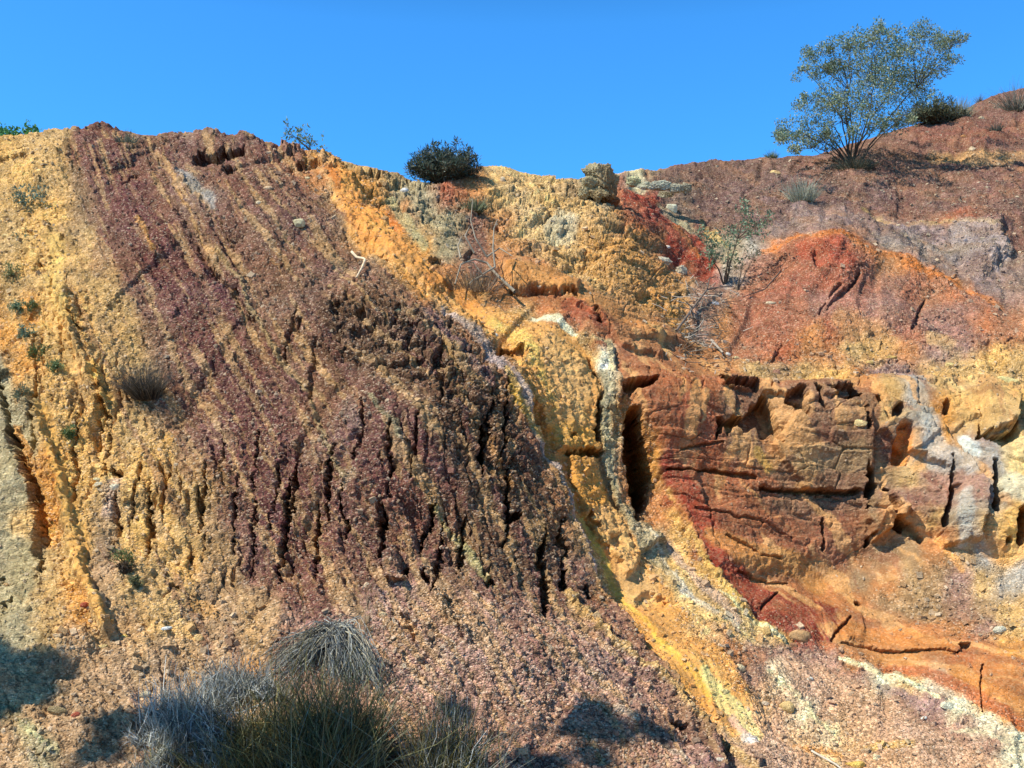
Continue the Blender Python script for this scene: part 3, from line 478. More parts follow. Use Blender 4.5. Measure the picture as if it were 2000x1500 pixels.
# veining of the hard rock
va = fbm(T[ih]*5+wx[ih]*.5, B_[ih]/1.3, 3, 105, .6)
q = R_hard[ih]*smooth((va-.14)/.25)*.72; C[ih] += (srgb((208,154,92))-C[ih])*q[:, None]
q = R_hard[ih]*smooth((-va-.25)/.3)*.5; C[ih] += (srgb((128,74,52))-C[ih])*q[:, None]
LAY = [ # pts, half width, colour, soft, strength
 ([(1240,385),(1290,430),(1330,480),(1390,515)],[8,14,12,9],(150,52,36),8,.9), ([(1300,440),(1345,475),(1365,500)],5,(196,118,52),6,.7), ([(1290,395),(1340,445),(1400,480)],8,(166,156,118),10,.7),
 ([(1235,345),(1255,360)],10,(214,206,160),8,.8),
 ([(655,375),(700,440),(740,480),(790,505)],[14,26,24,14],(222,146,62),10,.9), ([(640,370),(660,400)],8,(190,110,40),6,.8), ([(800,520),(870,560),(940,600),(1010,650)],[10,14,12,8],(216,150,66),10,.7),([(850,560),(930,575)],16,(206,128,48),10,.6),
 ([(362,355),(400,400),(425,435)],[9,13,8],(152,150,142),10,.75),
 ([(255,380),(300,440),(340,560)],[26,30,24],(98,52,54),18,.6), ([(400,540),(440,580),(430,640)],[22,26,20],(100,54,56),14,.55),
 ([(330,315),(350,370),(400,480),(440,520)],3,(188,142,84),5,.8),([(280,440),(312,500)],4,(196,140,66),5,.7),([(430,500),(480,570),(560,720),(610,780),(640,850),(700,960)],[4,3,5,3,5,5],(172,146,98),5,.7),([(560,720),(640,790)],5,(180,146,100),5,.6),
 ([(740,800),(780,850),(790,880)],5,(150,146,104),6,.6), ([(690,800),(710,850)],12,(140,116,104),12,.5),
 ([(680,1000),(715,950)],6,(156,134,98),8,.5), ([(850,1000),(930,1110),(960,1150)],[5,7,6],(162,148,92),6,.7), ([(900,1070),(940,1130)],10,(166,156,100),8,.5),
 ([(860,690),(900,760),(920,770)],[5,5,3],(176,134,72),6,.6),([(940,850),(960,900),(990,960)],5,(178,126,64),6,.5),([(1010,960),(1060,1060)],4,(184,144,84),5,.5),
 ([(870,610),(930,665),(985,740),(1030,800),(1058,870),(1100,960),(1150,1090),(1200,1180)],[5,9,10,9,8,8,6,4],(168,154,150),7,.7), ([(830,620),(900,690),(950,760)],12,(126,92,92),12,.6),
 ([(985,740),(1000,780),(1060,860)],[6,8,8],(206,162,50),8,.7), ([(960,620),(1010,660),(1060,740),(1080,800)],[8,10,8,6],(224,176,84),8,.8), ([(1070,690),(1110,760),(1110,830)],[24,30,24],(214,166,98),16,.8),([(1100,850),(1140,860)],24,(206,150,56),14,.7),
 ([(1130,920),(1160,980),(1200,1050)],[28,26,22],(208,144,54),14,.8), ([(1180,1010),(1220,1080),(1260,1160)],[22,24,24],(218,168,100),14,.8), ([(1140,1010),(1190,1110),(1260,1215),(1330,1300),(1390,1360)],[5,6,5,5,7],(238,172,66),5,.9),
 ([(1042,618),(1085,632),(1118,662)],[4,8,4],(220,214,172),4,.9), ([(1150,668),(1185,685),(1195,740)],[5,9,8],(206,186,132),7,.8), ([(1168,740),(1182,830),(1190,930),(1210,1000)],[5,7,7,5],(156,148,114),6,.75),([(1215,1000),(1260,1050),(1300,1110),(1330,1160)],[9,10,9,8],(172,156,118),8,.75),
 ([(1262,1040),(1300,1100),(1340,1160),(1400,1210)],[2,3,4,3],(214,200,168),4,.75), ([(1300,1060),(1370,1150),(1440,1220)],[5,8,9],(190,158,136),8,.7), ([(1330,1160),(1380,1200),(1440,1230)],6,(222,208,182),7,.6),
 ([(1305,960),(1335,1020),(1370,1090),(1415,1160),(1460,1200),(1530,1240)],[6,6,8,7,8,8],(214,172,88),5,.9), ([(1400,1160),(1450,1200),(1540,1245)],[3,4,5],(232,216,156),4,.85),
 ([(1310,920),(1345,1000),(1390,1070),(1440,1130),(1490,1165)],[20,24,26,26,24],(150,62,40),10,.85), ([(1470,1170),(1540,1200),(1620,1200)],[24,22,14],(140,64,44),10,.75), ([(1290,860),(1400,910),(1500,960)],20,(160,86,52),14,.5),
 ([(1380,1050),(1440,1080),(1560,1100),(1600,1130)],[14,22,24,18],(198,138,66),14,.6), ([(1560,900),(1660,900)],26,(160,136,94),16,.5), ([(1470,890),(1490,920)],10,(206,160,72),6,.7),([(1480,860),(1500,890)],9,(196,130,70),8,.6),
 ([(1650,1225),(1760,1230),(1850,1265)],[16,18,14],(196,122,52),10,.7), ([(1720,1290),(1800,1310),(1920,1370),(2000,1420)],[6,12,14,14],(172,90,48),10,.8),([(1860,1310),(2000,1380)],14,(200,130,60),12,.7),
 ([(1640,1275),(1700,1305),(1745,1325),(1790,1345),(1830,1370)],[2,3,4.5,4,3],(232,216,160),3,.95), ([(1850,1375),(1880,1400),(1940,1440),(2010,1480)],[3.5,4,2,2.5],(226,212,172),3,.9),([(1720,1335),(1800,1375),(1840,1385)],7,(150,120,116),6,.6),([(1860,1430),(1920,1450),(1980,1480)],4,(224,212,170),5,.7),
 ([(1380,1235),(1440,1290),(1480,1280)],16,(168,110,70),14,.5), ([(1500,1310),(1560,1350),(1590,1380),(1640,1405)],[3,5,5,8],(228,208,156),6,.7), ([(1350,1290),(1385,1320),(1420,1350)],[10,18,12],(226,164,84),8,.85), ([(1370,1320),(1420,1370),(1480,1425)],[8,16,14],(238,198,122),6,.95), ([(1430,1400),(1470,1440)],7,(206,166,150),6,.6),([(1455,1435),(1475,1440)],8,(222,214,196),6,.7),
 ([(1560,1440),(1610,1430),(1650,1450)],8,(222,150,66),8,.7),([(1700,1440),(1780,1450)],7,(218,176,90),8,.6),([(1400,1260),(1350,1230)],12,(230,184,120),10,.5),
 ([(1490,492),(1550,476),(1640,466),(1700,512),(1760,508),(1860,548),(1960,590)],[4,6,9,7,8,6,5],(200,116,46),9,.8), ([(1560,500),(1620,500),(1650,520)],[12,26,14],(158,58,36),20,.65), ([(1500,560),(1600,550),(1700,560)],[12,18,14],(156,76,54),30,.35),([(1600,590),(1700,600),(1800,620)],24,(150,112,100),26,.5),
 ([(1690,403),(1760,432),(1830,428)],[3,4,3],(206,170,96),4,.8), ([(1830,428),(1900,436),(1950,455),(1965,495)],[3,3,3,2],(190,160,104),4,.7), ([(1880,450),(1930,470),(1950,500)],22,(160,146,140),16,.6),([(1560,410),(1700,425),(1840,450)],16,(146,122,116),18,.6),([(1820,295),(1900,300),(2000,300)],[8,14,8],(196,152,96),10,.7),([(1770,240),(1860,265),(2000,250)],20,(130,66,48),20,.5),
 ([(1365,430),(1380,450),(1420,480)],4,(196,166,90),5,.7),
 ([(0,560),(30,680),(70,800)],[16,16,12],(200,140,60),14,.6), ([(60,860),(95,960),(120,1060)],[12,16,14],(208,142,56),8,.8), ([(110,820),(140,920),(165,1020),(178,1060)],[10,14,12,10],(220,168,80),8,.7), ([(178,1075),(190,1130),(208,1190),(235,1235)],[13,11,9,12],(216,158,74),4,.95), ([(130,480),(125,560),(150,640)],[14,16,12],(222,184,98),14,.6),([(200,740),(225,790)],[10,12],(226,176,90),7,.8),
 ([(285,1030),(300,1060)],14,(212,160,72),8,.6),([(430,1200),(400,1190)],14,(196,140,62),10,.6),([(240,960),(235,1010)],14,(190,158,134),14,.6),([(100,1450),(150,1490)],[7,10],(176,176,130),8,.7),
 ([(1100,1160),(1180,1260),(1300,1350),(1400,1440),(1500,1530)],[7,5,5,4,4],(194,156,92),5,.8), ([(1142,1245),(1170,1290),(1230,1330),(1290,1400)],2.5,(196,142,104),3,.7), ([(800,1215),(840,1260),(900,1340)],4,(180,150,112),5,.6),([(870,1200),(925,1290)],7,(190,152,108),6,.5),([(1190,1390),(1260,1440),(1330,1500)],4,(170,156,136),5,.6),
 ([(1110,600),(1165,640)],16,(140,66,44),8,.7),([(1130,560),(1200,600),(1270,640)],[14,22,20],(184,124,66),10,.6),([(1000,540),(1100,545)],22,(196,132,60),8,.7),([(1260,640),(1310,690)],4,(216,172,104),6,.7),([(1290,630),(1370,680)],4,(206,160,100),6,.7),
 ([(1750,860),(1752,900)],[13,14],(220,130,46),6,.9),([(1790,850),(1820,900),(1880,920)],[18,24,20],(176,172,158),12,.7),([(1870,870),(1890,890)],14,(206,214,206),10,.7),([(1960,880),(1980,940)],26,(226,196,130),18,.6),([(1960,960),(1990,980)],22,(214,208,172),12,.7),([(1985,1040),(1960,1080)],16,(226,160,80),12,.6),([(1870,980),(1880,1060)],14,(170,168,154),10,.7),([(1830,1060),(1880,1110)],6,(224,158,82),6,.7),([(1760,1100),(1800,1150)],8,(186,152,104),10,.5),
 ([(1640,620),(1700,640),(1740,670)],[16,22,18],(184,136,78),18,.55),([(1820,660),(1850,680)],14,(196,164,104),12,.5),
 ([(1000,380),(1060,440),(1130,470)],[20,24,16],(206,180,126),24,.4),([(1080,430),(1110,440)],20,(186,182,150),14,.6),
 ([(760,390),(800,440),(830,470)],[10,9,8],(178,172,120),8,.7),([(1145,370),(1180,400)],18,(166,158,128),12,.6),
]
ROUGH = .45
for pts, w, col, soft, k in LAY: paint(band_mask(pts, w, soft, 5), col, k)
C = np.clip(C, .01, .8)
fm = fbm(A_/.12, B_/.12, 4, 131, .7); q = smooth((fm-.1)/.6)*.45*(1-.5*R_hard)*(1-.7*R_soft); C += (C*.5+.03)*q[:, None]
q = smooth((-fm-.1)/.6)*.35*(1-.5*R_hard)*(1-.8*R_soft); C += -C*.5*q[:, None]
# hue drift + cloudy value change of the mineral itself
cv = fbm(A_/.35, B_/.35, 5, 111, .6); C *= (1+(.22+.14*far)*cv)[:, None]; fv = fbm(T*5, B_/1.2, 3, 175); q = far*smooth((fv-.25)/.3)*.35; C += (srgb((164,116,82))-C)*q[:, None]; q = far*smooth((-fv-.2)/.3)*.4; C += (srgb((96,62,58))-C)*q[:, None]
hd = fbm(A_/.8, B_/.8, 3, 113); C[:, 0] *= 1+.06*hd; C[:, 2] *= 1-.16*hd
# saturation lift as the place has strongly coloured clay
lum = C@np.array([.3, .55, .15]); C = lum[:, None]+(C-lum[:, None])*.95
C = np.clip(C, .012, .72)

ROUGH = .6
AL = 1-.62*R_hard-.35*R_smooth
for pts, w, v in [([(655,375),(700,440),(740,480),(790,505),(870,560),(960,610)],[20,34,34,24,20,20],.4),([(1050,660),(1110,740),(1120,850),(1150,980),(1220,1100),(1330,1280),(1440,1400)],[34,44,44,40,34,30,30],.35),([(95,780),(160,1020),(200,1160),(235,1240)],[18,18,14,14],.3),([(130,480),(140,640),(180,760)],20,.5)]:
    i, m = band_mask(pts, w, 16, 8); AL[i] += (v-AL[i])*m
AL *= 1+.25*fbm(A_/.5, B_/.5, 2, 151); i, m = poly_mask([(640,1240),(800,1170),(1000,1190),(1180,1240),(1400,1500),(1100,1600),(760,1460)], 60, 20); AL[i] *= 1+.75*m
i, m = poly_mask([(1500,1290),(1800,1400),(1950,1520),(1480,1600),(1440,1420)], 50, 20); AL[i] *= 1+.5*m
AL = np.clip(AL, .15, 1.9)
# ------------------------------------------------------------------ hillside: mesh with back slope and foreground
G = P.reshape(shp+(3,)); CG = np.c_[C, AL].reshape(shp+(4,))
back = []; bc = []
top = G[-1]; prev = top
for k, (dy, dz) in enumerate([(.12,-.0),(.3,-.03),(.7,-.12),(1.5,-.4),(3,-1.1),(6,-2.8),(12,-6),(20,-11),(30,-18)]):
    q = top.copy(); q[:, 1] += dy; q[:, 2] += dz + (.03*perlin(q[:, 0]*2, q[:, 1]*2, 3) if k else 0); back.append(q); bc.append(CG[-1])
front = []; fc = []
bot = G[0]
for y_, z_ in [(-45,15),(-30,12),(-20,7),(-13,2),(-9,-.2),(-4,-.42),(0,-.4),(2.5,-.38),(4.2,-.3),(5.3,None)]:  # leading rows: unseen bank behind the camera, added to block low sky light
    q = bot.copy(); f = np.clip((y_-bot[:, 1])/(bot[:, 1]*0+6), -3, 0)
    q[:, 1] = np.minimum(y_, bot[:, 1]-.2)
    q[:, 2] = bot[:, 2]-.12 if z_ is None else z_
    front.append(q); fc.append(np.repeat(np.r_[srgb((150,118,92)), 1.][None], len(bot), 0))
GG = np.concatenate([np.array(front), G, np.array(back)], 0); CC = np.concatenate([np.array(fc), CG, np.array(bc)], 0)
nr, nc = GG.shape[:2]
ii = (np.arange(nr-1)[:, None]*nc+np.arange(nc-1)[None]).ravel()
quads = np.stack([ii, ii+1, ii+nc+1, ii+nc], 1)
hill = link_mesh('hillside', GG.reshape(-1, 3), quads, M_ROCK, cols=CC.reshape(-1, 4))
tag(hill, kind='structure')
gp = link_mesh('ground', [(-400,-400,-1.6),(400,-400,-1.6),(400,400,-1.6),(-400,400,-1.6)], [(0,1,2,3)], M_ROCK, cols=np.repeat(srgb((150,112,84))[None], 4, 0)); tag(gp, kind='structure')

def vidx(px, py):
    c = int(np.clip(np.searchsorted(uc, px), 0, len(uc)-1)); s = skyline(px); f = (1750-py)/(1750-s)
    r = int(np.clip(np.searchsorted(S, f), 0, NV-1)); return r, c
def gpt(px, py): r, c = vidx(px, py); return G[r, c].copy()
NS = normals((B+NB*(.16*fbm(A_/2.2, B_/2.2, 3, 7))[:, None])); 
if NS[:, 1].mean() > 0: NS = -NS
NG = NS.reshape(shp+(3,))
def gn(px, py): r, c = vidx(px, py); return NG[r, c]
def dep(p): v = np.asarray(p)-CAM; return v[1]*math.cos(PITCH)+v[2]*math.sin(PITCH)
def pxm(p): return dep(p)/F     # metres per photo pixel there

# ------------------------------------------------------------------ loose gravel (uncountable)
ico_v = []; ph = (1+5**.5)/2
for a, b in ((-1, ph), (1, ph), (-1, -ph), (1, -ph)): ico_v += [(a, b, 0), (0, a, b), (b, 0, a)]
ico_v = np.array(ico_v); ico_v /= np.linalg.norm(ico_v[0])
def hull_faces(v):
    import bmesh
    bm = bmesh.new()
    for q in v: bm.verts.new(q)
    bm.verts.ensure_lookup_table(); bm.verts.index_update(); bmesh.ops.convex_hull(bm, input=bm.verts[:])
    f = [[w.index for w in x.verts] for x in bm.faces]; bm.free(); return np.array(f)
ico_f = hull_faces(ico_v)
cube_v = np.array([(x, y, z) for x in (-1, 1) for y in (-1, 1) for z in (-1, 1)], float)*.62
cube_f = hull_faces(cube_v)
def scatter(name, n, smin, smax, dens, lighten, label, cat):
    cnd = np.flatnonzero(dens(PX, PY) > RNG.random(len(PX)))
    # weight by surface area per grid vertex so far ground is not starved
    w = D[cnd]**2; pick = RNG.choice(cnd, n, p=w/w.sum())
    size = smin*(smax/smin)**(RNG.random(n)**2.6)
    tv = cube_v if n % 2 else ico_v; tf = cube_f if n % 2 else ico_f
    sc = np.stack([np.ones(n), .55+.4*RNG.random(n), .28+.4*RNG.random(n)], 1)*size[:, None]
    V = tv[None]*(1+.45*(RNG.random((n, len(tv), 1))-.5))*sc[:, None]
    nrm = NS[pick]+.5*RNG.normal(size=(n, 3)); nrm /= np.linalg.norm(nrm, axis=1, keepdims=True)
    r = RNG.normal(size=(n, 3)); t1 = np.cross(nrm, r); t1 /= np.linalg.norm(t1, axis=1, keepdims=True); t2 = np.cross(nrm, t1)
    R = np.stack([t1, t2, nrm], 1)
    V = np.einsum('nvi,nij->nvj', V, R)+P[pick][:, None]+nrm[:, None]*(size*.12)[:, None, None]
    c = C[pick]; c = c+(np.array([.58, .45, .30])-c)*(lighten*RNG.random(n)**1.6)[:, None]; c = c*(.75+.5*RNG.random(n))[:, None]
    Fc = (tf[None]+(np.arange(n)*len(tv))[:, None, None]).reshape(-1, 3)
    o = link_mesh(name, V.reshape(-1, 3), Fc, M_STONE, cols=np.repeat(c, len(tv), 0), smooth=False)
    return tag(o, label, cat, kind='stuff')
def dn(x, y):
    base = np.where(R_hard > .5, .12, .8); base = np.where(R_smooth > .5, .5, base)
    cl = fbm(A_/.7, B_/.7, 2, 121); base = base*np.clip(.5+1.3*cl, .08, 1.)
    low = smooth((y-1180)/80)
    return np.clip(base*(.55+.9*low)*smooth((y-skyline(x)-2)/6), 0, 1)
scatter('gravel', 42000, .007, .03, dn, .75, 'fine angular rock chips strewn over the whole ochre slope', 'gravel')
def dn2(x, y):
    k = np.zeros(x.shape)
    for cx, cy, rx, ry in [(1460,1270,110,70),(1560,1420,160,70),(1800,1170,120,60),(1400,680,70,90),(1350,620,60,60),(1820,730,180,50),(1640,690,120,40),(1090,420,110,70),(600,400,60,60),(680,450,60,60),(60,470,60,110),(250,1280,150,70),(1900,430,150,200),(1650,360,250,60),(620,350,80,40),(560,1290,80,40),(450,1250,90,50),(760,1330,60,60),(1330,1130,80,60),(1950,1230,80,60),(230,1000,30,60),(900,430,100,60)]:
        k = np.maximum(k, np.exp(-(((x-cx)/rx)**2+((y-cy)/ry)**2)))
    return np.clip(k+.03, 0, 1)*smooth((y-skyline(x)-4)/8)*np.where(R_cliff > .5, .25, 1)
scatter('rubble', 6001, .014, .062, dn2, .9, 'broken slabs and rubble caught on ledges and in the gully', 'rubble')

# ------------------------------------------------------------------ single rocks
def sphere_mesh(n_sub):
    import bmesh
    bm = bmesh.new(); bmesh.ops.create_icosphere(bm, subdivisions=n_sub, radius=1)
    v = np.array([q.co[:] for q in bm.verts]); f = np.array([[w.index for w in x.verts] for x in bm.faces]); bm.free(); return v, f
SPH = {k: sphere_mesh(k) for k in (3, 4, 6)}
def n3(v, s, seed):   # cheap 3-axis noise
    return perlin(v[:, 0]*s+seed, v[:, 1]*s+v[:, 2]*.5*s, seed)+perlin(v[:, 1]*s+3, v[:, 2]*s+v[:, 0]*.5*s+seed, seed+1)
def rock(px, py, w, h, col, label, kind='round', thick=None, cat='rock', name='rock', group=None, lift=.25, seed=None, tilt=0.):
    seed = int(px+py) if seed is None else seed; rg = np.random.default_rng(seed)
    p = gpt(px, py); m = pxm(p); W_ = w*m/2; H_ = h*m/2; T_ = (thick*m/2 if thick else min(W_, H_)*.9)
    v, f = SPH[6 if kind == 'crag' else 4]; v = v.copy()
    if kind == 'flat' or kind == 'block':
        v = np.sign(v)*np.abs(v)**(.45 if kind == 'block' else .7)
        d = rg.normal(size=(7, 3)); d /= np.linalg.norm(d, axis=1, keepdims=True)
        for q in d:
            t = v@q; lim = .72+.25*rg.random(); v = v-np.outer(np.maximum(t-lim, 0), q)
        v *= (1+.05*n3(v, 2.5, seed))[:, None]
    elif kind == 'round': v *= (1+.10*n3(v, 1.3, seed)+.03*n3(v, 5, seed+5))[:, None]
    else:
        rr = 1+.32*n3(v, 1.2, seed)+.22*np.abs(n3(v, 3., seed+3))+.12*n3(v, 7, seed+7)+.07*n3(v, 16, seed+9); v *= rr[:, None]
    v = v*np.array([W_, T_, H_]); ca, sa_ = math.cos(tilt), math.sin(tilt)
    v = np.stack([v[:, 0]*ca-v[:, 2]*sa_, v[:, 1], v[:, 0]*sa_+v[:, 2]*ca], 1)
    c = np.repeat(srgb(col)[None], len(v), 0)*(1+.25*n3(v/max(W_, .01), 2.2, seed+2))[:, None]
    v = v+p+gn(px, py)*T_*lift
    loc = p; o = link_mesh(name, v, f, M_STONE, cols=np.clip(c, .02, .8), loc=loc, smooth=(kind in ('round', 'crag')))
    return tag(o, label, cat, group)
def outcrop(px, py, lumps, label, seed):
    rg = np.random.default_rng(seed); p = gpt(px, py); m = pxm(p); Vs = []; Fs = []; Cs = []; n = 0
    for (x, y, w, h, dz, col) in lumps:
        v, f = SPH[6]; v = v.copy(); d = rg.normal(size=(9, 3)); d /= np.linalg.norm(d, axis=1, keepdims=True)
        for q in d: t = v@q; v = v-np.outer(np.maximum(t-(.6+.3*rg.random()), 0), q)
        k = rg.integers(1, 200); v = v*(1+.16*n3(v, 1.4, k)+.20*np.abs(n3(v, 3.2, k+3))-.10+.09*n3(v, 8, k+5)+.05*n3(v, 19, k+8))[:, None]
        v = v*np.array([w, min(w, h)*.9, h])*m/2; c = at(x, y, dep(p)-.35)+np.array([0, dz, 0]); Vs.append(v+c); Fs.append(f+n); n += len(v)
        Cs.append(np.repeat(srgb(col)[None], len(v), 0)*(1+.3*n3(v/m/20, 1, k))[:, None])
    return tag(link_mesh('rock_outcrop', np.concatenate(Vs), np.concatenate(Fs), M_STONE, cols=np.clip(np.concatenate(Cs), .02, .8), loc=p), label, 'outcrop')
outcrop(1172,392,[(1158,336,38,36,0,(158,146,112)),(1180,344,42,50,0,(150,132,98)),(1150,362,36,26,-.1,(168,156,120)),(1186,374,36,46,.05,(140,112,78)),(1165,382,40,34,-.1,(156,136,98)),(1140,380,26,24,-.1,(170,156,118)),(1198,350,26,24,.1,(170,150,112)),(1200,392,24,22,.05,(150,96,62))],'tall craggy grey tan outcrop breaking the skyline above the red stripe',5)
outcrop(1285,392,[(1262,364,34,16,0,(186,180,150)),(1290,366,44,22,-.1,(180,176,152)),(1318,370,32,20,-.1,(176,168,142)),(1340,368,22,20,0,(166,156,130)),(1300,378,30,14,.1,(150,146,126)),(1240,352,34,20,.1,(190,184,140))],'low pitted pale grey outcrop just right of the craggy skyline outcrop',6)
rock(1316,400,22,18,(222,220,190),'cream white block just below the low pale outcrop','block',12)
RG = 'loose stones on the ochre slope'
for a in [
 (1512,336,22,10,(226,184,128),'flat orange cream stone high on the purple slope left of the big shrub','flat'),
 (1968,746,50,17,(236,214,146),'large flat cream slab near the right edge above the cliff','flat'),
 (1855,716,18,12,(226,196,130),'tilted cream slab left of the large flat slab at right','flat'),
 (1540,1368,30,24,(206,176,120),'rounded tan boulder among rubble near the lower right','round'),
 (1498,1362,16,10,(204,186,160),'small pale stone left of the rounded tan boulder','round'),
 (1562,1236,46,26,(186,148,104),'lumpy pebbly tan boulder at the foot of the deep red rock band','round'),
 (1952,1232,26,15,(208,204,178),'pale grey oval stone on the rocky slope near the right edge','round'),
 (1805,1400,13,7,(236,228,206),'small white pebble below the white band at lower right','round'),
 (1583,1322,12,8,(226,222,206),'white pebble above the rounded tan boulder','round'),
 (1845,1393,24,16,(218,216,186),'white block broken from the white band at lower right','block'),
 (1675,1474,38,16,(222,184,96),'flat yellow stone near the bottom edge right of the bleached stick','flat'),
 (1717,1464,16,12,(232,214,170),'pale upright stone right of the flat yellow stone','block'),
 (1485,1246,14,20,(214,170,116),'upright orange tan block at the right side of the rubble fan','block'),
 (1440,1318,20,14,(208,190,150),'tan rounded stone at the lower end of the rubble fan','round'),
 (163,1421,42,16,(150,132,96),'long flat olive tan stone at the lower left','round'),
 (190,1426,20,12,(164,86,66),'red oval cobble touching the long olive stone at lower left','round'),
 (187,1204,16,11,(166,84,60),'red oval cobble at the end of the smooth orange strip at left','round'),
 (306,1360,24,12,(178,166,136),'grey flat oval stone above the dry grass at lower left','round'),
 (340,1243,22,7,(214,216,208),'thin white chip on the gravel above the dry grass','flat'),
 (404,1244,20,14,(224,184,122),'cream angular flake right of the thin white chip','flat'),
 (264,1244,16,10,(222,186,106),'yellow angular flake just right of the orange strip end','flat'),
 (222,1266,24,10,(214,186,126),'flat cream flake below the end of the orange strip','flat'),
 (737,1272,14,14,(198,152,112),'orange cube-like stone beside the dead grass mound','block'),
 (679,1302,20,14,(190,148,108),'orange flat stone resting on the dead grass mound','block'),
 (752,1312,9,15,(232,204,160),'small cream upright chip right of the dead grass mound','block'),
 (755,1226,16,10,(200,178,140),'grey green tan block on the gravel fan above the dead grass mound','block'),
 (880,1212,16,12,(190,146,124),'pinkish stone among gravel right of the long rib','block'),
 (246,970,20,14,(216,206,176),'largest white flake on the pinkish scree patch at left','flat'),
 (213,966,16,9,(220,206,172),'white flake at the left of the pinkish scree patch','flat'),
 (212,953,14,7,(214,198,150),'thin cream flake topmost on the pinkish scree patch','flat'),
 (780,616,22,10,(206,180,130),'oval tan stone on the ridge above the dark brown rocks','round'),
 (968,652,13,9,(206,208,196),'grey white pebble on the yellow slope left of the cream band','round'),
 (602,388,11,7,(218,196,150),'small cream pebble on the purple slope near the orange scar','round'),
 (586,474,26,18,(212,200,158),'cluster-sized pale flake on the purple slope left of the bleached branch','flat'),
 (511,432,14,10,(216,196,160),'pinkish white pebble on the upper purple slope','round'),
 (530,407,18,9,(206,176,140),'pale pebble upper right of the pinkish white pebble','round'),
 (787,382,16,10,(224,222,212),'white oval stone just below the skyline hollow','round'),
 (905,404,16,8,(206,196,160),'pale stone below the round dark bush','round'),
 (979,362,11,13,(206,186,156),'pinkish upright stone near the crest right of the round dark bush','round'),
 (818,423,11,6,(206,172,130),'small tan stone right of the orange scar','round'),
 (651,574,14,11,(190,156,108),'tan block below the bleached branch','block'),
 (19,560,11,10,(224,206,150),'white chip on the yellow slope at the left edge','flat'),
 (33,482,16,9,(216,188,130),'cream chip on the upper yellow slope at the left edge','flat'),
 (14,447,12,8,(222,206,160),'square white chip highest on the left yellow slope','flat'),
 (1305,481,10,7,(228,218,206),'tiny white pebble right beside the red stripe','round'),
 (1298,508,28,14,(206,196,170),'pale broken rock below the red stripe','crag'),
 (1333,528,20,20,(196,184,160),'grey pebbly lump left of the gully sapling','crag'),
 (1393,600,16,9,(206,206,206),'grey flat stone in the gully below the sapling','flat'),
 (1916,235,12,7,(216,190,150),'cream stone high on the red slope below the grey grass tuft','flat'),
 (1899,287,13,11,(222,196,160),'white block on the upper right red slope','block'),
 (1881,270,14,7,(206,150,96),'orange flat stone on the upper right red slope','flat'),
 (1505,592,20,7,(216,196,160),'long thin pale splinter lying on the red mound slope','flat'),
 (1700,700,16,8,(216,180,110),'yellow flat stone on the talus above the cliff','flat'),
 (1745,690,24,8,(206,170,100),'wide yellow flake on the talus above the cliff','flat'),
 (1880,788,24,6,(214,180,120),'thin tan flake on the ledge above the right overhang','flat'),
 (1660,848,24,14,(228,200,140),'cream rubble block on the shelf of the cliff','block'),
 (1378,652,14,10,(206,190,160),'pale stone at the foot of the gully litter','block'),
 (1425,674,12,9,(216,212,200),'whitish pebble beside the gully outlet','round'),
 (1440,680,16,9,(226,206,150),'cream flat pebble at the gully outlet','flat'),
 (1390,1496,20,8,(226,214,190),'white chip at the very bottom edge','flat'),
 (40,1153,9,9,(200,160,110),'orange chip on the smooth grey green slope at left','block'),
 (1516,725,14,14,(150,110,90),'purple brown block lying above the cliff ledge','block'),
]:
    x, y, w_, h_, col, lab, kd = a
    rock(x, y, w_, h_, col, lab, kd, group=RG, tilt=random.uniform(-.25, .25))

# ------------------------------------------------------------------ vegetation builders
def tube(path, r0, r1, sides=5):
    path = np.asarray(path, float); n = len(path); V = []; Fq = []
    tg = np.gradient(path, axis=0); tg /= np.linalg.norm(tg, axis=1, keepdims=True)+1e-9
    ref = np.array([.3, 1, .2]); a = np.cross(tg, ref); a /= np.linalg.norm(a, axis=1, keepdims=True)+1e-9; b = np.cross(tg, a)
    rad = np.linspace(r0, r1, n) if np.isscalar(r0) else r0
    for i in range(n):
        for k in range(sides):
            t = 2*math.pi*k/sides; V.append(path[i]+rad[i]*(math.cos(t)*a[i]+math.sin(t)*b[i]))
    for i in range(n-1):
        for k in range(sides): k2 = (k+1) % sides; Fq.append((i*sides+k, i*sides+k2, (i+1)*sides+k2, (i+1)*sides+k))
    return np.array(V), np.array(Fq)
class MB:
    def __init__(s): s.V = []; s.F = []; s.C = []; s.n = 0
    def add(s, V, Fq, col, var=.15):
        s.V.append(V); s.F.append(np.asarray(Fq)+s.n); s.n += len(V)
        s.C.append(np.repeat((srgb(col)*random.uniform(1-var, 1+var))[None], len(V), 0))
    def raw(s, V, Fq, cols): s.V.append(V); s.F.append(np.asarray(Fq)+s.n); s.n += len(V); s.C.append(cols)
    def build(s, name, mat, parent=None, loc=None, smooth=True):
        return link_mesh(name, np.concatenate(s.V), np.concatenate(s.F), mat, parent, np.concatenate(s.C), smooth, loc)
def curve(a, b, n=7, wob=.08, sag=0., rg=RNG):
    a = np.asarray(a, float); b = np.asarray(b, float); L = np.linalg.norm(b-a); t = np.linspace(0, 1, n)[:, None]
    off = np.cumsum(rg.normal(size=(n, 3)), 0)*wob*L/n**.5; off -= off[0]; off = off-t*off[-1]
    return a+(b-a)*t+off+np.array([0, 0, 1])*(sag*L*np.sin(math.pi*t))
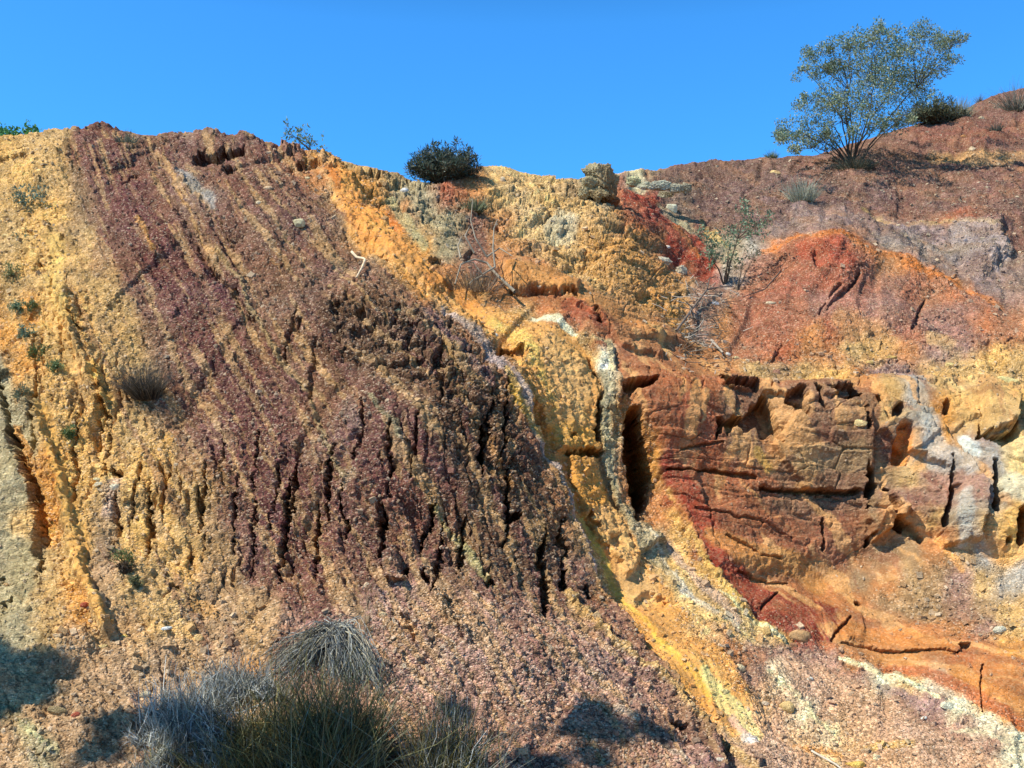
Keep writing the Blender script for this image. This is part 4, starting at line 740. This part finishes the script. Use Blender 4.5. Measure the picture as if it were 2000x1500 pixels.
def leaves(mb, ctr, n, rad, L, Wd, cols, rg=RNG, up=.3, squash=(1, 1, 1)):
    d = rg.normal(size=(n, 3)); d /= np.linalg.norm(d, axis=1, keepdims=True); r = rad*rg.random(n)**.45
    p = ctr+d*r[:, None]*np.array(squash)
    ax = rg.normal(size=(n, 3))+d*.7+np.array([0, 0, up]); ax /= np.linalg.norm(ax, axis=1, keepdims=True)
    sd = np.cross(ax, rg.normal(size=(n, 3))); sd /= np.linalg.norm(sd, axis=1, keepdims=True)
    l = L*(.6+.8*rg.random(n))[:, None]; w = Wd*(.7+.6*rg.random(n))[:, None]
    V = np.stack([p, p+ax*l*.5+sd*w, p+ax*l, p+ax*l*.5-sd*w], 1).reshape(-1, 3)
    Fq = np.arange(4*n).reshape(-1, 4); ci = rg.integers(0, len(cols), n)
    c = np.array([srgb(q) for q in cols])[ci]*(.75+.5*rg.random((n, 1)))
    mb.raw(V, Fq, np.repeat(c, 4, 0))
def shrub(name, base, clumps, label, cat, cols, dens=1., L=.05, Wd=.011, stem=(96,84,70), r0=.03, group=None, dspread=.6, seed=1, stems=None, base_pt=None, twigs=2, up=.3, forks=None):
    rg = np.random.default_rng(seed)
    b = gpt(*base) if base_pt is None else np.asarray(base_pt); m = pxm(b); dd = dep(b)
    root = empty(name, b); tag(root, label, cat, group)
    wood = MB(); lf = MB(); ext = max(abs(c[0]-base[0]) for c in clumps)+20
    cs = []
    for (cx, cy, cr) in clumps:
        dz = rg.normal()*dspread*ext*m*.5; cs.append((at(cx, cy, dd+dz), cr*m))
    # a few main limbs to which clump stems attach
    nl = stems or max(3, len(clumps)//5); limbs = []
    pick = rg.choice(len(cs), min(nl, len(cs)), replace=False)
    for i in pick:
        e = b+(cs[i][0]-b)*.62; path = curve(b-np.array([0, 0, .03]), e, 8, .07, .03, rg); limbs.append(path)
        V, Fq = tube(path, r0, r0*.4, 6); wood.add(V, Fq, stem)
    allp = np.concatenate([p[2:] for p in limbs])
    for (c, r) in cs:
        k = np.argmin(np.linalg.norm(allp-c, axis=1)+.8*np.maximum(0, allp[:, 2]-c[2]+.1)); V, Fq = tube(curve(allp[k], c, 6, .08, .02, rg), r0*.38, r0*.13, 4); wood.add(V, Fq, stem)
        for _ in range(twigs+2):
            e = c+rg.normal(size=3)*r*.75; V, Fq = tube(curve(c+(allp[k]-c)*.15*rg.random(), e, 4, .1, 0, rg), r0*.15, r0*.06, 3); wood.add(V, Fq, stem)
        n = int(dens*60*(r/m/14)**1.6)+int(14*dens)
        # several sub tufts give uneven clumps
        for _ in range(4): leaves(lf, c+rg.normal(size=3)*r*.85, n//4+1, r*.9, L, Wd, cols, rg, up)
    wood.build('trunk', M_WOOD, root, loc=b); o = lf.build('crown', M_LEAF, root, loc=b, smooth=False)
    return root
def grass(name, base, n, h, spread, label, cat, cols, lean=(0, 0), wid=.0035, r=.08, group=None, seed=1, droop=.35, parts=True, z=0., base_pt=None, mat=None, fork=False):
    rg = np.random.default_rng(seed); b = (gpt(*base) if base_pt is None else np.asarray(base_pt))+np.array([0, 0, z])
    a = rg.random(n)*2*math.pi; q = rg.random(n)**.6
    o = np.stack([np.cos(a)*q*r, np.sin(a)*q*r*.8, -.02*np.ones(n)], 1)
    dirv = np.stack([np.cos(a)*q*spread+lean[0]+.25*rg.normal(size=n)*spread, np.sin(a)*q*spread+lean[1]+.25*rg.normal(size=n)*spread, np.ones(n)], 1)
    dirv /= np.linalg.norm(dirv, axis=1, keepdims=True)
    Ls = h*(.45+.6*rg.random(n)); sd = np.cross(dirv, rg.normal(size=(n, 3))); sd /= np.linalg.norm(sd, axis=1, keepdims=True)
    K = 5; V = []
    kink = rg.normal(size=(n, 3))*.10
    for k in range(K):
        t = k/(K-1); c = b+o+dirv*(Ls*t)[:, None]+kink*(t*t)*Ls[:, None]; c[:, 2] -= droop*Ls*t*t*np.hypot(dirv[:, 0], dirv[:, 1])
        w = wid*(1-.85*t); V += [c-sd*w, c+sd*w]
    V = np.stack(V, 1); base_i = (np.arange(n)*2*K)[:, None]
    Fq = np.concatenate([base_i+np.array([2*k, 2*k+1, 2*k+3, 2*k+2]) for k in range(K-1)], 0)
    ci = rg.integers(0, len(cols), n); c = np.array([srgb(x) for x in cols])[ci]*(.7+.6*rg.random((n, 1)))
    mb = MB(); mb.raw(V.reshape(-1, 3), Fq, np.repeat(c, 2*K, 0))
    ob = mb.build(name, mat or M_GRASS, loc=b, smooth=False)
    return tag(ob, label, cat, group)
GREY = [(134,148,118),(110,132,104),(164,172,142),(92,118,94),(140,142,106)]
BLUEG = [(96,126,110),(120,144,124),(84,112,96),(140,150,120)]
# big shrub tree on the crest
TC = [(1530,275,10),(1545,262,10),(1560,285,9),(1590,285,11),(1610,258,12),(1640,265,12),(1665,250,12),(1720,250,10),(1740,232,14),(1770,232,12),(1578,108,12),(1605,97,16),(1622,90,8),(1655,82,13),(1705,62,16),(1700,85,20),(1722,52,7),(1735,70,12),(1740,105,20),(1660,97,16),(1640,115,20),(1680,112,24),(1770,85,18),(1785,75,16),(1808,58,16),(1830,75,18),(1850,80,14),(1868,76,11),(1881,72,6),(1820,100,20),(1785,110,22),(1750,140,26),(1700,140,28),(1650,140,24),(1612,133,12),(1590,145,14),(1570,133,5),(1600,170,22),(1650,175,28),(1700,180,30),(1750,180,28),(1800,150,22),(1838,130,14),(1850,115,9),(1810,178,16),(1610,205,20),(1660,212,24),(1582,198,12),(1572,190,6),(1720,215,18),(1765,213,20),(1790,203,14),(1640,240,14),(1592,235,14),(1578,250,12),(1530,255,14),(1522,266,10),(1550,270,12),(1575,266,10),(1600,272,12),(1545,290,8),(1620,288,8),(1700,250,8),(1755,245,8),(1690,225,14),(1630,190,16),(1725,160,18),(1776,160,16)]
shrub('shrub_tree', (1662,332), TC, 'largest grey green many-stemmed shrub tree on the right hand crest', 'tree', GREY, dens=5.2, L=.055, Wd=.012, r0=.022, stem=(70,60,52), seed=3, stems=18, dspread=.5, twigs=8)
grass('grass_tuft', (1668,340), 420, .5, 1.3, 'dark tangle of dry twigs and grass at the base of the big shrub tree', 'grass tuft', [(90,96,80),(110,100,80),(70,80,70)], wid=.006, r=.35, seed=5)
def round_bush(name, base, w, h, n, label, cols, seed, cat='bush', wid=.006, lean=(0, 0), group=None):
    b = gpt(*base); m = pxm(b); return grass(name, base, n, h*m*1.05, w/h*.62, label, cat, cols, lean, wid, w*m*.22, seed=seed, droop=.25, mat=M_LEAF, group=group)
DK = [(78,96,84),(74,88,74),(50,60,54),(94,100,82),(110,112,96)]
def twig_bush(name, base, w, h, label, cols, seed, n=220, leafn=14, cat='bush', L=.05, Wd=.006, group=None, lean=0., r0=.012):
    rg = np.random.default_rng(seed); b = gpt(*base); m = pxm(b); root = empty(name, b); tag(root, label, cat, group)
    wood = MB(); lf = MB()
    for i in range(n):
        az = rg.random()*2*math.pi; q = rg.random()**.5; hh = math.sqrt(max(.0, 1-(q*.97)**2))*(1+.22*math.sin(az*2+seed)+.12*math.sin(az*5+seed))
        e = b+np.array([math.cos(az)*q*w*m/2+lean*h*m, math.sin(az)*q*w*m*.4, (hh*.9+.12)*h*m*rg.uniform(.6, 1.2)])
        p = curve(b+rg.normal(size=3)*np.array([.12, .1, 0])*w*m*.5, e, 6, .06, .0, rg); V, Fq = tube(p, r0, r0*.3, 3); wood.add(V, Fq, (84,76,64))
        for k in range(leafn):
            t = .35+.65*rg.random(); c = p[min(5, int(t*6))]
            leaves(lf, c, 3, .05*h*m+.02, L, Wd, cols, rg, .9)
    wood.build('branches', M_WOOD, root, loc=b); lf.build('crown', M_LEAF, root, loc=b, smooth=False); return root
twig_bush('round_bush', (866,366), 146, 62, 'dense dark round bush standing on the skyline at the centre', DK, 21, n=260, leafn=16, L=.07, Wd=.008)
twig_bush('round_bush', (1826,245), 110, 38, 'low dark olive bush behind the big shrub tree on the crest', [(92,96,72),(76,84,66),(110,112,84)], 22, n=160, leafn=12, L=.1, Wd=.012)
grass('grass_tuft', (1872,236), 500, .62, .75, 'pale grey grass tuft on the crest right of the big shrub tree', 'grass tuft', [(150,152,128),(176,172,140),(120,124,104)], wid=.007, r=.25, seed=23)
grass('grass_tuft', (1984,215), 350, .9, .8, 'grey twiggy tuft on the crest at the right edge', 'grass tuft', [(120,118,104),(150,146,126),(90,90,80)], wid=.006, r=.25, seed=24)
grass('grass_tuft', (1913,197), 60, .28, .6, 'tiny dark tuft on the right crest line', 'grass tuft', [(80,80,70),(110,100,84)], wid=.006, r=.08, seed=25)
grass('grass_tuft', (1506,310), 260, .24, 1.0, 'small round green grey tuft alone on the skyline', 'grass tuft', [(120,130,84),(150,150,110),(90,104,70)], wid=.005, r=.1, seed=26)
grass('grass_tuft', (1566,400), 420, .62, .8, 'pale grey wispy tuft on the purple slope below the big shrub tree', 'grass tuft', [(160,164,144),(140,148,128),(180,176,156)], wid=.005, r=.2, seed=27)
grass('grass_tuft', (1943,262), 120, .3, .8, 'small dark grey tuft on the upper right red slope', 'grass tuft', [(84,90,80),(110,112,98)], wid=.006, r=.12, seed=28)
grass('grass_tuft', (1818,296), 90, .3, .8, 'small dark tuft left of the pale patch on the upper right slope', 'grass tuft', [(74,80,70),(100,96,84)], wid=.006, r=.1, seed=29)
# sapling on skyline
shrub('sapling', (612,308), [(556,252,7),(563,258,6),(572,268,6),(582,273,6),(592,263,8),(605,268,8),(612,280,7),(600,280,6),(592,292,4),(622,297,7),(632,298,6),(628,305,6)], 'thin leaning sapling with sparse leaves on the left skyline', 'sapling', GREY+[(110,140,96)], dens=1.2, L=.05, Wd=.012, r0=.014, seed=31, stems=4, dspread=.3)
pb = gpt(20, 288)+np.array([0, 1.5, -.25])
shrub('distant_tree', (20,300), [(0,262,12),(14,260,10),(30,262,12),(48,262,11),(62,264,8),(8,272,10),(35,275,8),(5,284,8),(70,260,4)], 'bright green treetop showing behind the crest at the left edge', 'tree', [(86,140,84),(110,156,96),(70,120,76)], dens=2.2, L=.07, Wd=.018, r0=.02, seed=32, base_pt=pb, stems=4, dspread=.3)
# gully sapling
shrub('green_sapling', (1415,545), [(1372,452,8),(1376,470,10),(1390,480,12),(1400,500,12),(1385,500,8),(1452,396,7),(1455,412,10),(1465,425,12),(1475,440,12),(1450,440,10),(1480,455,10),(1430,455,12),(1440,470,12),(1425,480,10),(1408,470,9),(1497,430,8),(1505,420,7),(1418,510,8),(1432,500,7),(1460,460,8),(1392,515,6)], 'sparse bluish green sapling growing in the gully mouth', 'sapling', [(96,124,98),(116,140,112),(134,150,120)], dens=1.2, L=.05, Wd=.013, r0=.016, seed=33, stems=6, dspread=.4)
shrub('green_sapling', (1440,560), [(1450,520,8),(1470,505,7),(1425,530,7),(1455,480,6),(1480,490,5)], 'low dull twiggy plant at the foot of the gully sapling', 'plant', [(96,100,80),(120,116,92)], dens=1.0, L=.06, Wd=.010, r0=.012, seed=34, stems=4)
grass('grass_tuft', (927,412), 260, .3, .9, 'small green grey tuft just below the round dark bush', 'grass tuft', [(110,120,90),(140,144,108),(84,92,74)], wid=.005, r=.12, seed=35)
grass('grass_tuft', (258,298), 160, .25, .8, 'small grey tuft near the top of the left dome', 'grass tuft', [(110,118,100),(90,98,84)], wid=.005, r=.12, seed=36)
# left slope plants
LP = 'small plants on the yellow left slope'
for x, y, r_, lab, cols, sd in [
 (62,628,17,'bluish green cushion plant high on the yellow slope',[(92,124,100),(110,140,112)],41), (92,622,11,'small olive cushion plant right beside the bluish cushion',[(120,136,92),(104,120,84)],42),
 (80,684,16,'bluish green cushion plant directly above the darkest green plant',[(96,128,110),(116,142,120)],43), (97,722,19,'darkest green plant on the yellow slope with a shadow beneath',[(70,104,64),(92,122,76)],44),
 (142,744,12,'sparse green plant right of the darkest green plant',[(96,120,80),(120,140,96)],45), (48,556,16,'thin pale olive plant near the left edge',[(130,138,90),(110,122,84)],46),
 (75,792,15,'dull grey green plant beside the orange crevice',[(104,116,96),(124,130,104)],47), (155,864,12,'small green plant in a crack of the yellow ribs',[(90,116,72),(112,132,84)],48),
 (38,752,9,'faint grey plant at the edge of the grey green slope',[(110,110,88),(130,126,100)],49), (268,1120,26,'straggly green plant on the gravel below the yellow ribs',[(96,120,70),(130,140,90),(90,90,60)],50),
 (268,1140,12,'dark twiggy knot beneath the straggly green plant',[(70,60,50),(90,76,60)],51), (288,1160,11,'pale olive sprig below the straggly green plant',[(130,134,96),(110,110,80)],52)]:
    b = gpt(x, y); m = pxm(b); rt = empty('cushion_plant', b); tag(rt, lab, 'plant', LP); lf = MB(); wd = MB(); rg = np.random.default_rng(sd)
    for k in range(14):
        e = b+rg.normal(size=3)*r_*m*np.array([.55, .4, .45])+np.array([0, -.03, r_*m*.35]); V, Fq = tube(curve(b, e, 4, .1, 0, rg), .004, .0015, 3); wd.add(V, Fq, (90,80,60)); leaves(lf, e, 34, r_*m*.34, .028, .005, cols, rg, .5)
    wd.build('stem', M_WOOD, rt, loc=b); lf.build('foliage', M_LEAF, rt, loc=b, smooth=False)
shrub('grey_sapling', (50,430), [(40,375,9),(52,372,7),(62,385,9),(78,378,7),(84,384,6),(45,392,8),(35,385,6),(50,405,5)], 'grey green leafy sprig on the upper yellow slope at the left', 'plant', [(100,126,112),(124,146,130)], dens=1.4, L=.04, Wd=.010, r0=.006, seed=53, stems=3, dspread=.3)
shrub('grey_sapling', (50,485), [(52,466,6),(60,470,6),(30,462,4),(45,474,4)], 'small blue green sprig below the grey green sprig at the left', 'plant', [(90,120,104),(110,138,118)], dens=1., L=.035, Wd=.009, r0=.005, seed=54, stems=3, dspread=.3)
grass('thorn_bush', (300,780), 1100, .50, .75, 'grey wispy dead bush with dark centre on the left purple slope', 'bush', [(104,100,92),(84,84,80),(130,122,108),(60,60,58)], wid=.0025, r=.12, seed=55, lean=(-.12,-.5))
grass('grass_tuft', (302,778), 300, .22, .9, 'dark short grass heart of the dead bush on the left purple slope', 'grass tuft', [(52,56,52),(84,86,76)], wid=.004, r=.08, seed=56, lean=(0,-.6))
# bottom grass
GP = 'dry grass clumps along the foot of the slope'
OL = [(104,98,56),(76,84,52),(146,138,90),(54,64,46),(124,108,62)]; GR = [(180,184,180),(140,146,146),(214,212,200),(100,106,106),(190,182,156)]
def clump(name, spots, label, cols, seed, group=GP):
    """one clump grown from several tufts: (px, py, blades, height, spread, radius)"""
    rg = np.random.default_rng(seed); b0 = gpt(spots[0][0], min(spots[0][1], 1740)); mb = MB()
    for (x, y, n, h, spd, r) in spots:
        b = gpt(x, min(y, 1740)); n = int(n*.55); k = max(5, n//32)
        for j in range(k):
            m = n//k; ctr = b+rg.normal(size=3)*r*np.array([1, .7, 0])*.7; ctr[2] -= .02
            lean = rg.normal(size=2)*.30; hh = h*rg.uniform(.4, 1.15); a = rg.random(m)*2*math.pi; q = rg.random(m)**.6
            dv = np.stack([np.cos(a)*q*spd*.6+lean[0]+rg.normal(size=m)*.12, np.sin(a)*q*spd*.6+lean[1]+rg.normal(size=m)*.12, np.ones(m)], 1); dv /= np.linalg.norm(dv, axis=1, keepdims=True)
            o = rg.normal(size=(m, 3))*.03*np.array([1, 1, 0]); Ls = hh*(.3+.75*rg.random(m)); sd = np.cross(dv, rg.normal(size=(m, 3))); sd /= np.linalg.norm(sd, axis=1, keepdims=True)
            k1 = rg.normal(size=(m, 3))*.24; k2 = rg.normal(size=(m, 3))*.13; V = []; K = 6
            for i in range(K):
                t = i/(K-1); c = ctr+o+dv*(Ls*t)[:, None]+(k1*t*t+k2*math.sin(t*5))*Ls[:, None]; c[:, 2] -= .3*Ls*t*t*np.hypot(dv[:, 0], dv[:, 1]); w = .0044*(1-.72*t); V += [c-sd*w, c+sd*w]
            V = np.stack(V, 1); bi = (np.arange(m)*2*K)[:, None]; Fq = np.concatenate([bi+np.array([2*i, 2*i+1, 2*i+3, 2*i+2]) for i in range(K-1)], 0)
            tint = np.array([srgb(z) for z in cols])[rg.integers(0, len(cols))]; cc = np.array([srgb(z) for z in cols])[rg.integers(0, len(cols), m)]
            cc = (cc*.5+tint*.5)*(.35+1.3*rg.random((m, 1))**1.3); mb.raw(V.reshape(-1, 3), Fq, np.repeat(cc, 2*K, 0))
    return tag(mb.build(name, M_GRASS, loc=b0, smooth=False), label, 'grass', group)
clump('grass_clump', [(620,1490,3000,.68,.8,.13),(690,1500,2600,.70,.7,.12),(560,1490,1400,.56,.9,.12),(715,1480,900,.5,.7,.08),(640,1580,2400,.8,.8,.2)], 'largest olive green grass clump at the bottom, left of centre', OL+[(120,128,112)], 61)
clump('grass_clump', [(520,1480,1400,.48,.9,.10),(500,1560,1400,.5,.9,.16)], 'yellow olive grass clump leaning on the left of the largest clump', OL, 62)
clump('grass_clump', [(865,1520,2000,.62,.7,.11),(905,1530,1300,.56,.7,.10),(850,1590,1400,.6,.7,.12),(910,1610,1200,.6,.7,.12)], 'olive grey grass clump at the bottom right of the largest clump', OL+GR[:2], 63)
clump('grass_clump', [(400,1410,2000,.38,1.2,.16),(360,1430,1500,.38,1.2,.14),(440,1440,2000,.40,1.2,.16),(340,1460,1000,.3,1.2,.12)], 'silvery dead grass clump left of the largest olive clump', GR, 64)
clump('grass_clump', [(470,1360,1600,.26,1.3,.14),(520,1370,1200,.24,1.3,.12),(440,1390,1000,.28,1.2,.1)], 'silvery dead grass clump just under the dead grass mound', GR, 65)
clump('grass_clump', [(380,1500,1400,.26,1.1,.18),(440,1510,1400,.3,1.1,.16),(330,1530,900,.24,1.1,.16)], 'grey green low grass clump at the bottom left', GR+OL[:3], 66)
#clump('grass_clump', [(985,1540,700,.26,1.1,.14),(1060,1560,600,.24,1.1,.14)], 'sparse short grass clump at the bottom edge right of centre', OL+GR[:2], 67)
grass('grass_tuft', (720,1262), 26, .55, .14, 'few tall thin straw stalks rising beside the dead grass mound', 'grass tuft', [(150,124,84),(170,144,100)], wid=.0022, r=.05, group=None, seed=68)
# dead grass mound: combed grey stems drooping left and right from a crown
b = gpt(668,1275)+np.array([0, -.10, .12]); mm = pxm(b); mb = MB(); rg = np.random.default_rng(70)
for k in range(760):
    s = rg.random(); side = -1 if s < .42 else 1
    st_ = b+rg.normal(size=3)*np.array([.07, .05, .03])
    if side < 0: e = b+np.array([-.55*rg.uniform(.35, 1.1), -.15+.18*rg.normal(), (-.30-.22*rg.random())*rg.uniform(.7, 1.1)])
    else: e = b+np.array([.40*rg.uniform(-.1, 1.1), -.22+.12*rg.normal(), -.48*rg.uniform(.5, 1.05)])
    V, Fq = tube(curve(st_, e+rg.normal(size=3)*.04, 8, rg.uniform(.05, .22), (.20 if side > 0 else .06)*rg.uniform(.2, 1.2), rg), .0034*rg.uniform(.6, 1.5), .0012, 3); mb.add(V, Fq, random.choice([(176,178,170),(128,132,130),(196,186,160),(86,86,86)]), .35)
tag(mb.build('dead_grass_mound', M_GRASS, loc=b), 'grey combed mound of dead grass drooping over the slope', 'dead grass')
# dead wood
def stick(pts, r0, r1, label, cat='stick', name='stick', col=(196,176,146), lift=.03, group=None, extra=()):
    P3 = [gpt(x, y)+np.array([0, -lift, lift]) for x, y in pts]; b = P3[0]; mb = MB()
    def dens_path(Q):
        Q = np.array(Q); t = np.linspace(0, len(Q)-1, len(Q)*4-3); return np.stack([np.interp(t, range(len(Q)), Q[:, i]) for i in range(3)], 1)
    V, Fq = tube(dens_path(P3), r0, r1, 7); mb.add(V, Fq, col)
    for e in extra:
        Q = [gpt(x, y)+np.array([0, -lift-h, lift+h*.5]) for x, y, h in e]; V, Fq = tube(dens_path(Q), r0*.6, r1*.6, 5); mb.add(V, Fq, col)
    return tag(mb.build(name, M_WOOD, loc=b), label, cat, group)
stick([(693,510),(702,519),(714,523),(719,532),(714,545),(708,560),(702,568)], .017, .008, 'bleached crooked stick lying on the purple slope', col=(214,192,158), lift=.05)
stick([(1005,585),(985,568),(968,552),(950,538),(925,532),(900,540),(893,560)], .022, .008, 'fallen grey dead branch with bare forks beside the yellow block', 'branch', 'dead_branch', (150,140,122), .10,
  extra=[[(968,552,.1),(962,535,.2),(965,510,.35),(972,495,.4)],[(950,538,.1),(930,520,.3),(922,495,.45),(926,470,.55)],[(968,552,.1),(945,562,.12),(925,550,.15),(905,552,.2)],[(950,538,.1),(975,530,.2),(1000,553,.2)],[(925,532,.1),(910,515,.3),(918,500,.4)],[(900,540,.1),(897,520,.2),(905,505,.3)],[(945,562,.1),(930,566,.1),(920,572,.1)]])
grass('grass_tuft', (925,560), 350, .5, 1.1, 'bare grey twigs tangled around the fallen dead branch', 'twigs', [(130,116,100),(100,90,80),(150,136,116)], wid=.003, r=.3, seed=71, droop=.1)
stick([(1330,640),(1352,610),(1372,590),(1400,575),(1430,560)], .018, .007, 'dark dead stick lying along the gully floor', col=(110,98,88), lift=.06, extra=[[(1372,590,.02),(1380,570,.1),(1395,560,.15)],[(1352,610,.02),(1335,600,.08)]])
stick([(1360,620),(1345,605),(1335,598)], .014, .006, 'short forked grey stick at the lower gully floor', col=(140,128,112), lift=.05)
stick([(1395,655),(1405,672),(1413,690)], .018, .012, 'short grey stick pointing down from the gully outlet', col=(160,150,136), lift=.05)
stick([(1590,1440),(1610,1458),(1635,1478),(1662,1502)], .010, .006, 'pale straight stick near the bottom edge at the right', col=(190,184,170), lift=.02)
stick([(1520,535),(1490,560),(1450,590)], .012, .006, 'thin dark twig at the right side of the gully', col=(96,84,76), lift=.05)
stick([(1360,675),(1330,690),(1350,665)], .008, .004, 'thin brown twig beneath the gully litter', col=(120,96,76), lift=.04)
# gully litter
rg = np.random.default_rng(77); mb = MB()
for k in range(260):
    x = 1365+rg.normal()*32; y = 625+rg.normal()*40
    p = gpt(x, y)+np.array([0, -.03, .03]); e = p+rg.normal(size=3)*np.array([.12, .05, .07]); V, Fq = tube(curve(p, e, 3, .1, 0, rg), .006, .003, 4); mb.add(V, Fq, random.choice([(150,138,120),(110,98,86),(190,180,164),(84,74,66)]), .2)
tag(mb.build('twig_litter', M_WOOD), 'grey litter of small twigs and bark in the gully', 'litter', kind='stuff')

# ------------------------------------------------------------------ trees outside the frame whose shade falls at the foot of the slope
def shade_tree(targets, s, label, seed):
    rg = np.random.default_rng(seed); cs = []
    for (x, y, r, n) in targets:
        q = gpt(x, min(y, 1700))+SUN*(s+rg.uniform(-.5, .5)); cs.append((q, r))
    mid = np.mean([c for c, r in cs], 0); b = np.array([mid[0]-2.5, mid[1]-2.0, -.5]); root = empty('shade_tree', b); tag(root, label, 'tree')
    wd = MB(); lf = MB(); fork = b+(mid-b)*.45
    V, Fq = tube(curve(b, fork, 8, .03, 0, rg), .13, .09, 9); wd.add(V, Fq, (150,136,118))
    for c, r in cs:
        V, Fq = tube(curve(fork, c, 8, .05, .04, rg), .05, .012, 6); wd.add(V, Fq, (140,126,108))
        for _ in range(5): leaves(lf, c+rg.normal(size=3)*r*.45*np.array([1, 1, .6]), int(1150*r/.4), r*.55, .09, .014, BLUEG, rg, -.6)
    wd.build('trunk', M_WOOD, root, loc=b); lf.build('crown', M_LEAF, root, loc=b, smooth=False)
shade_tree([(20,1310,.26,1),(50,1360,.32,1),(0,1370,.32,1),(-40,1320,.3,1),(20,1420,.22,1),(-80,1380,.4,1)], 9.0, 'gum tree standing left of the camera beyond the left edge', 81)
shade_tree([(260,1435,.13,1),(340,1440,.14,1),(420,1450,.16,1),(240,1480,.10,1),(470,1480,.2,1),(560,1560,.28,1),(640,1560,.28,1),(720,1560,.28,1),(800,1530,.22,1),(560,1640,.3,1),(640,1650,.35,1),(730,1650,.35,1),(800,1600,.25,1)], 9.0, 'gum tree behind the camera shading the bottom grass clumps', 82)
shade_tree([(1140,1400,.10,1),(1120,1420,.14,1),(1180,1430,.12,1),(1270,1435,.07,1),(1060,1490,.16,1),(1150,1480,.08,1),(890,1380,.06,1)], 9.0, 'slender gum tree shading the purple gravel at the bottom centre', 83)
print('verts', len(hill.data.vertices))
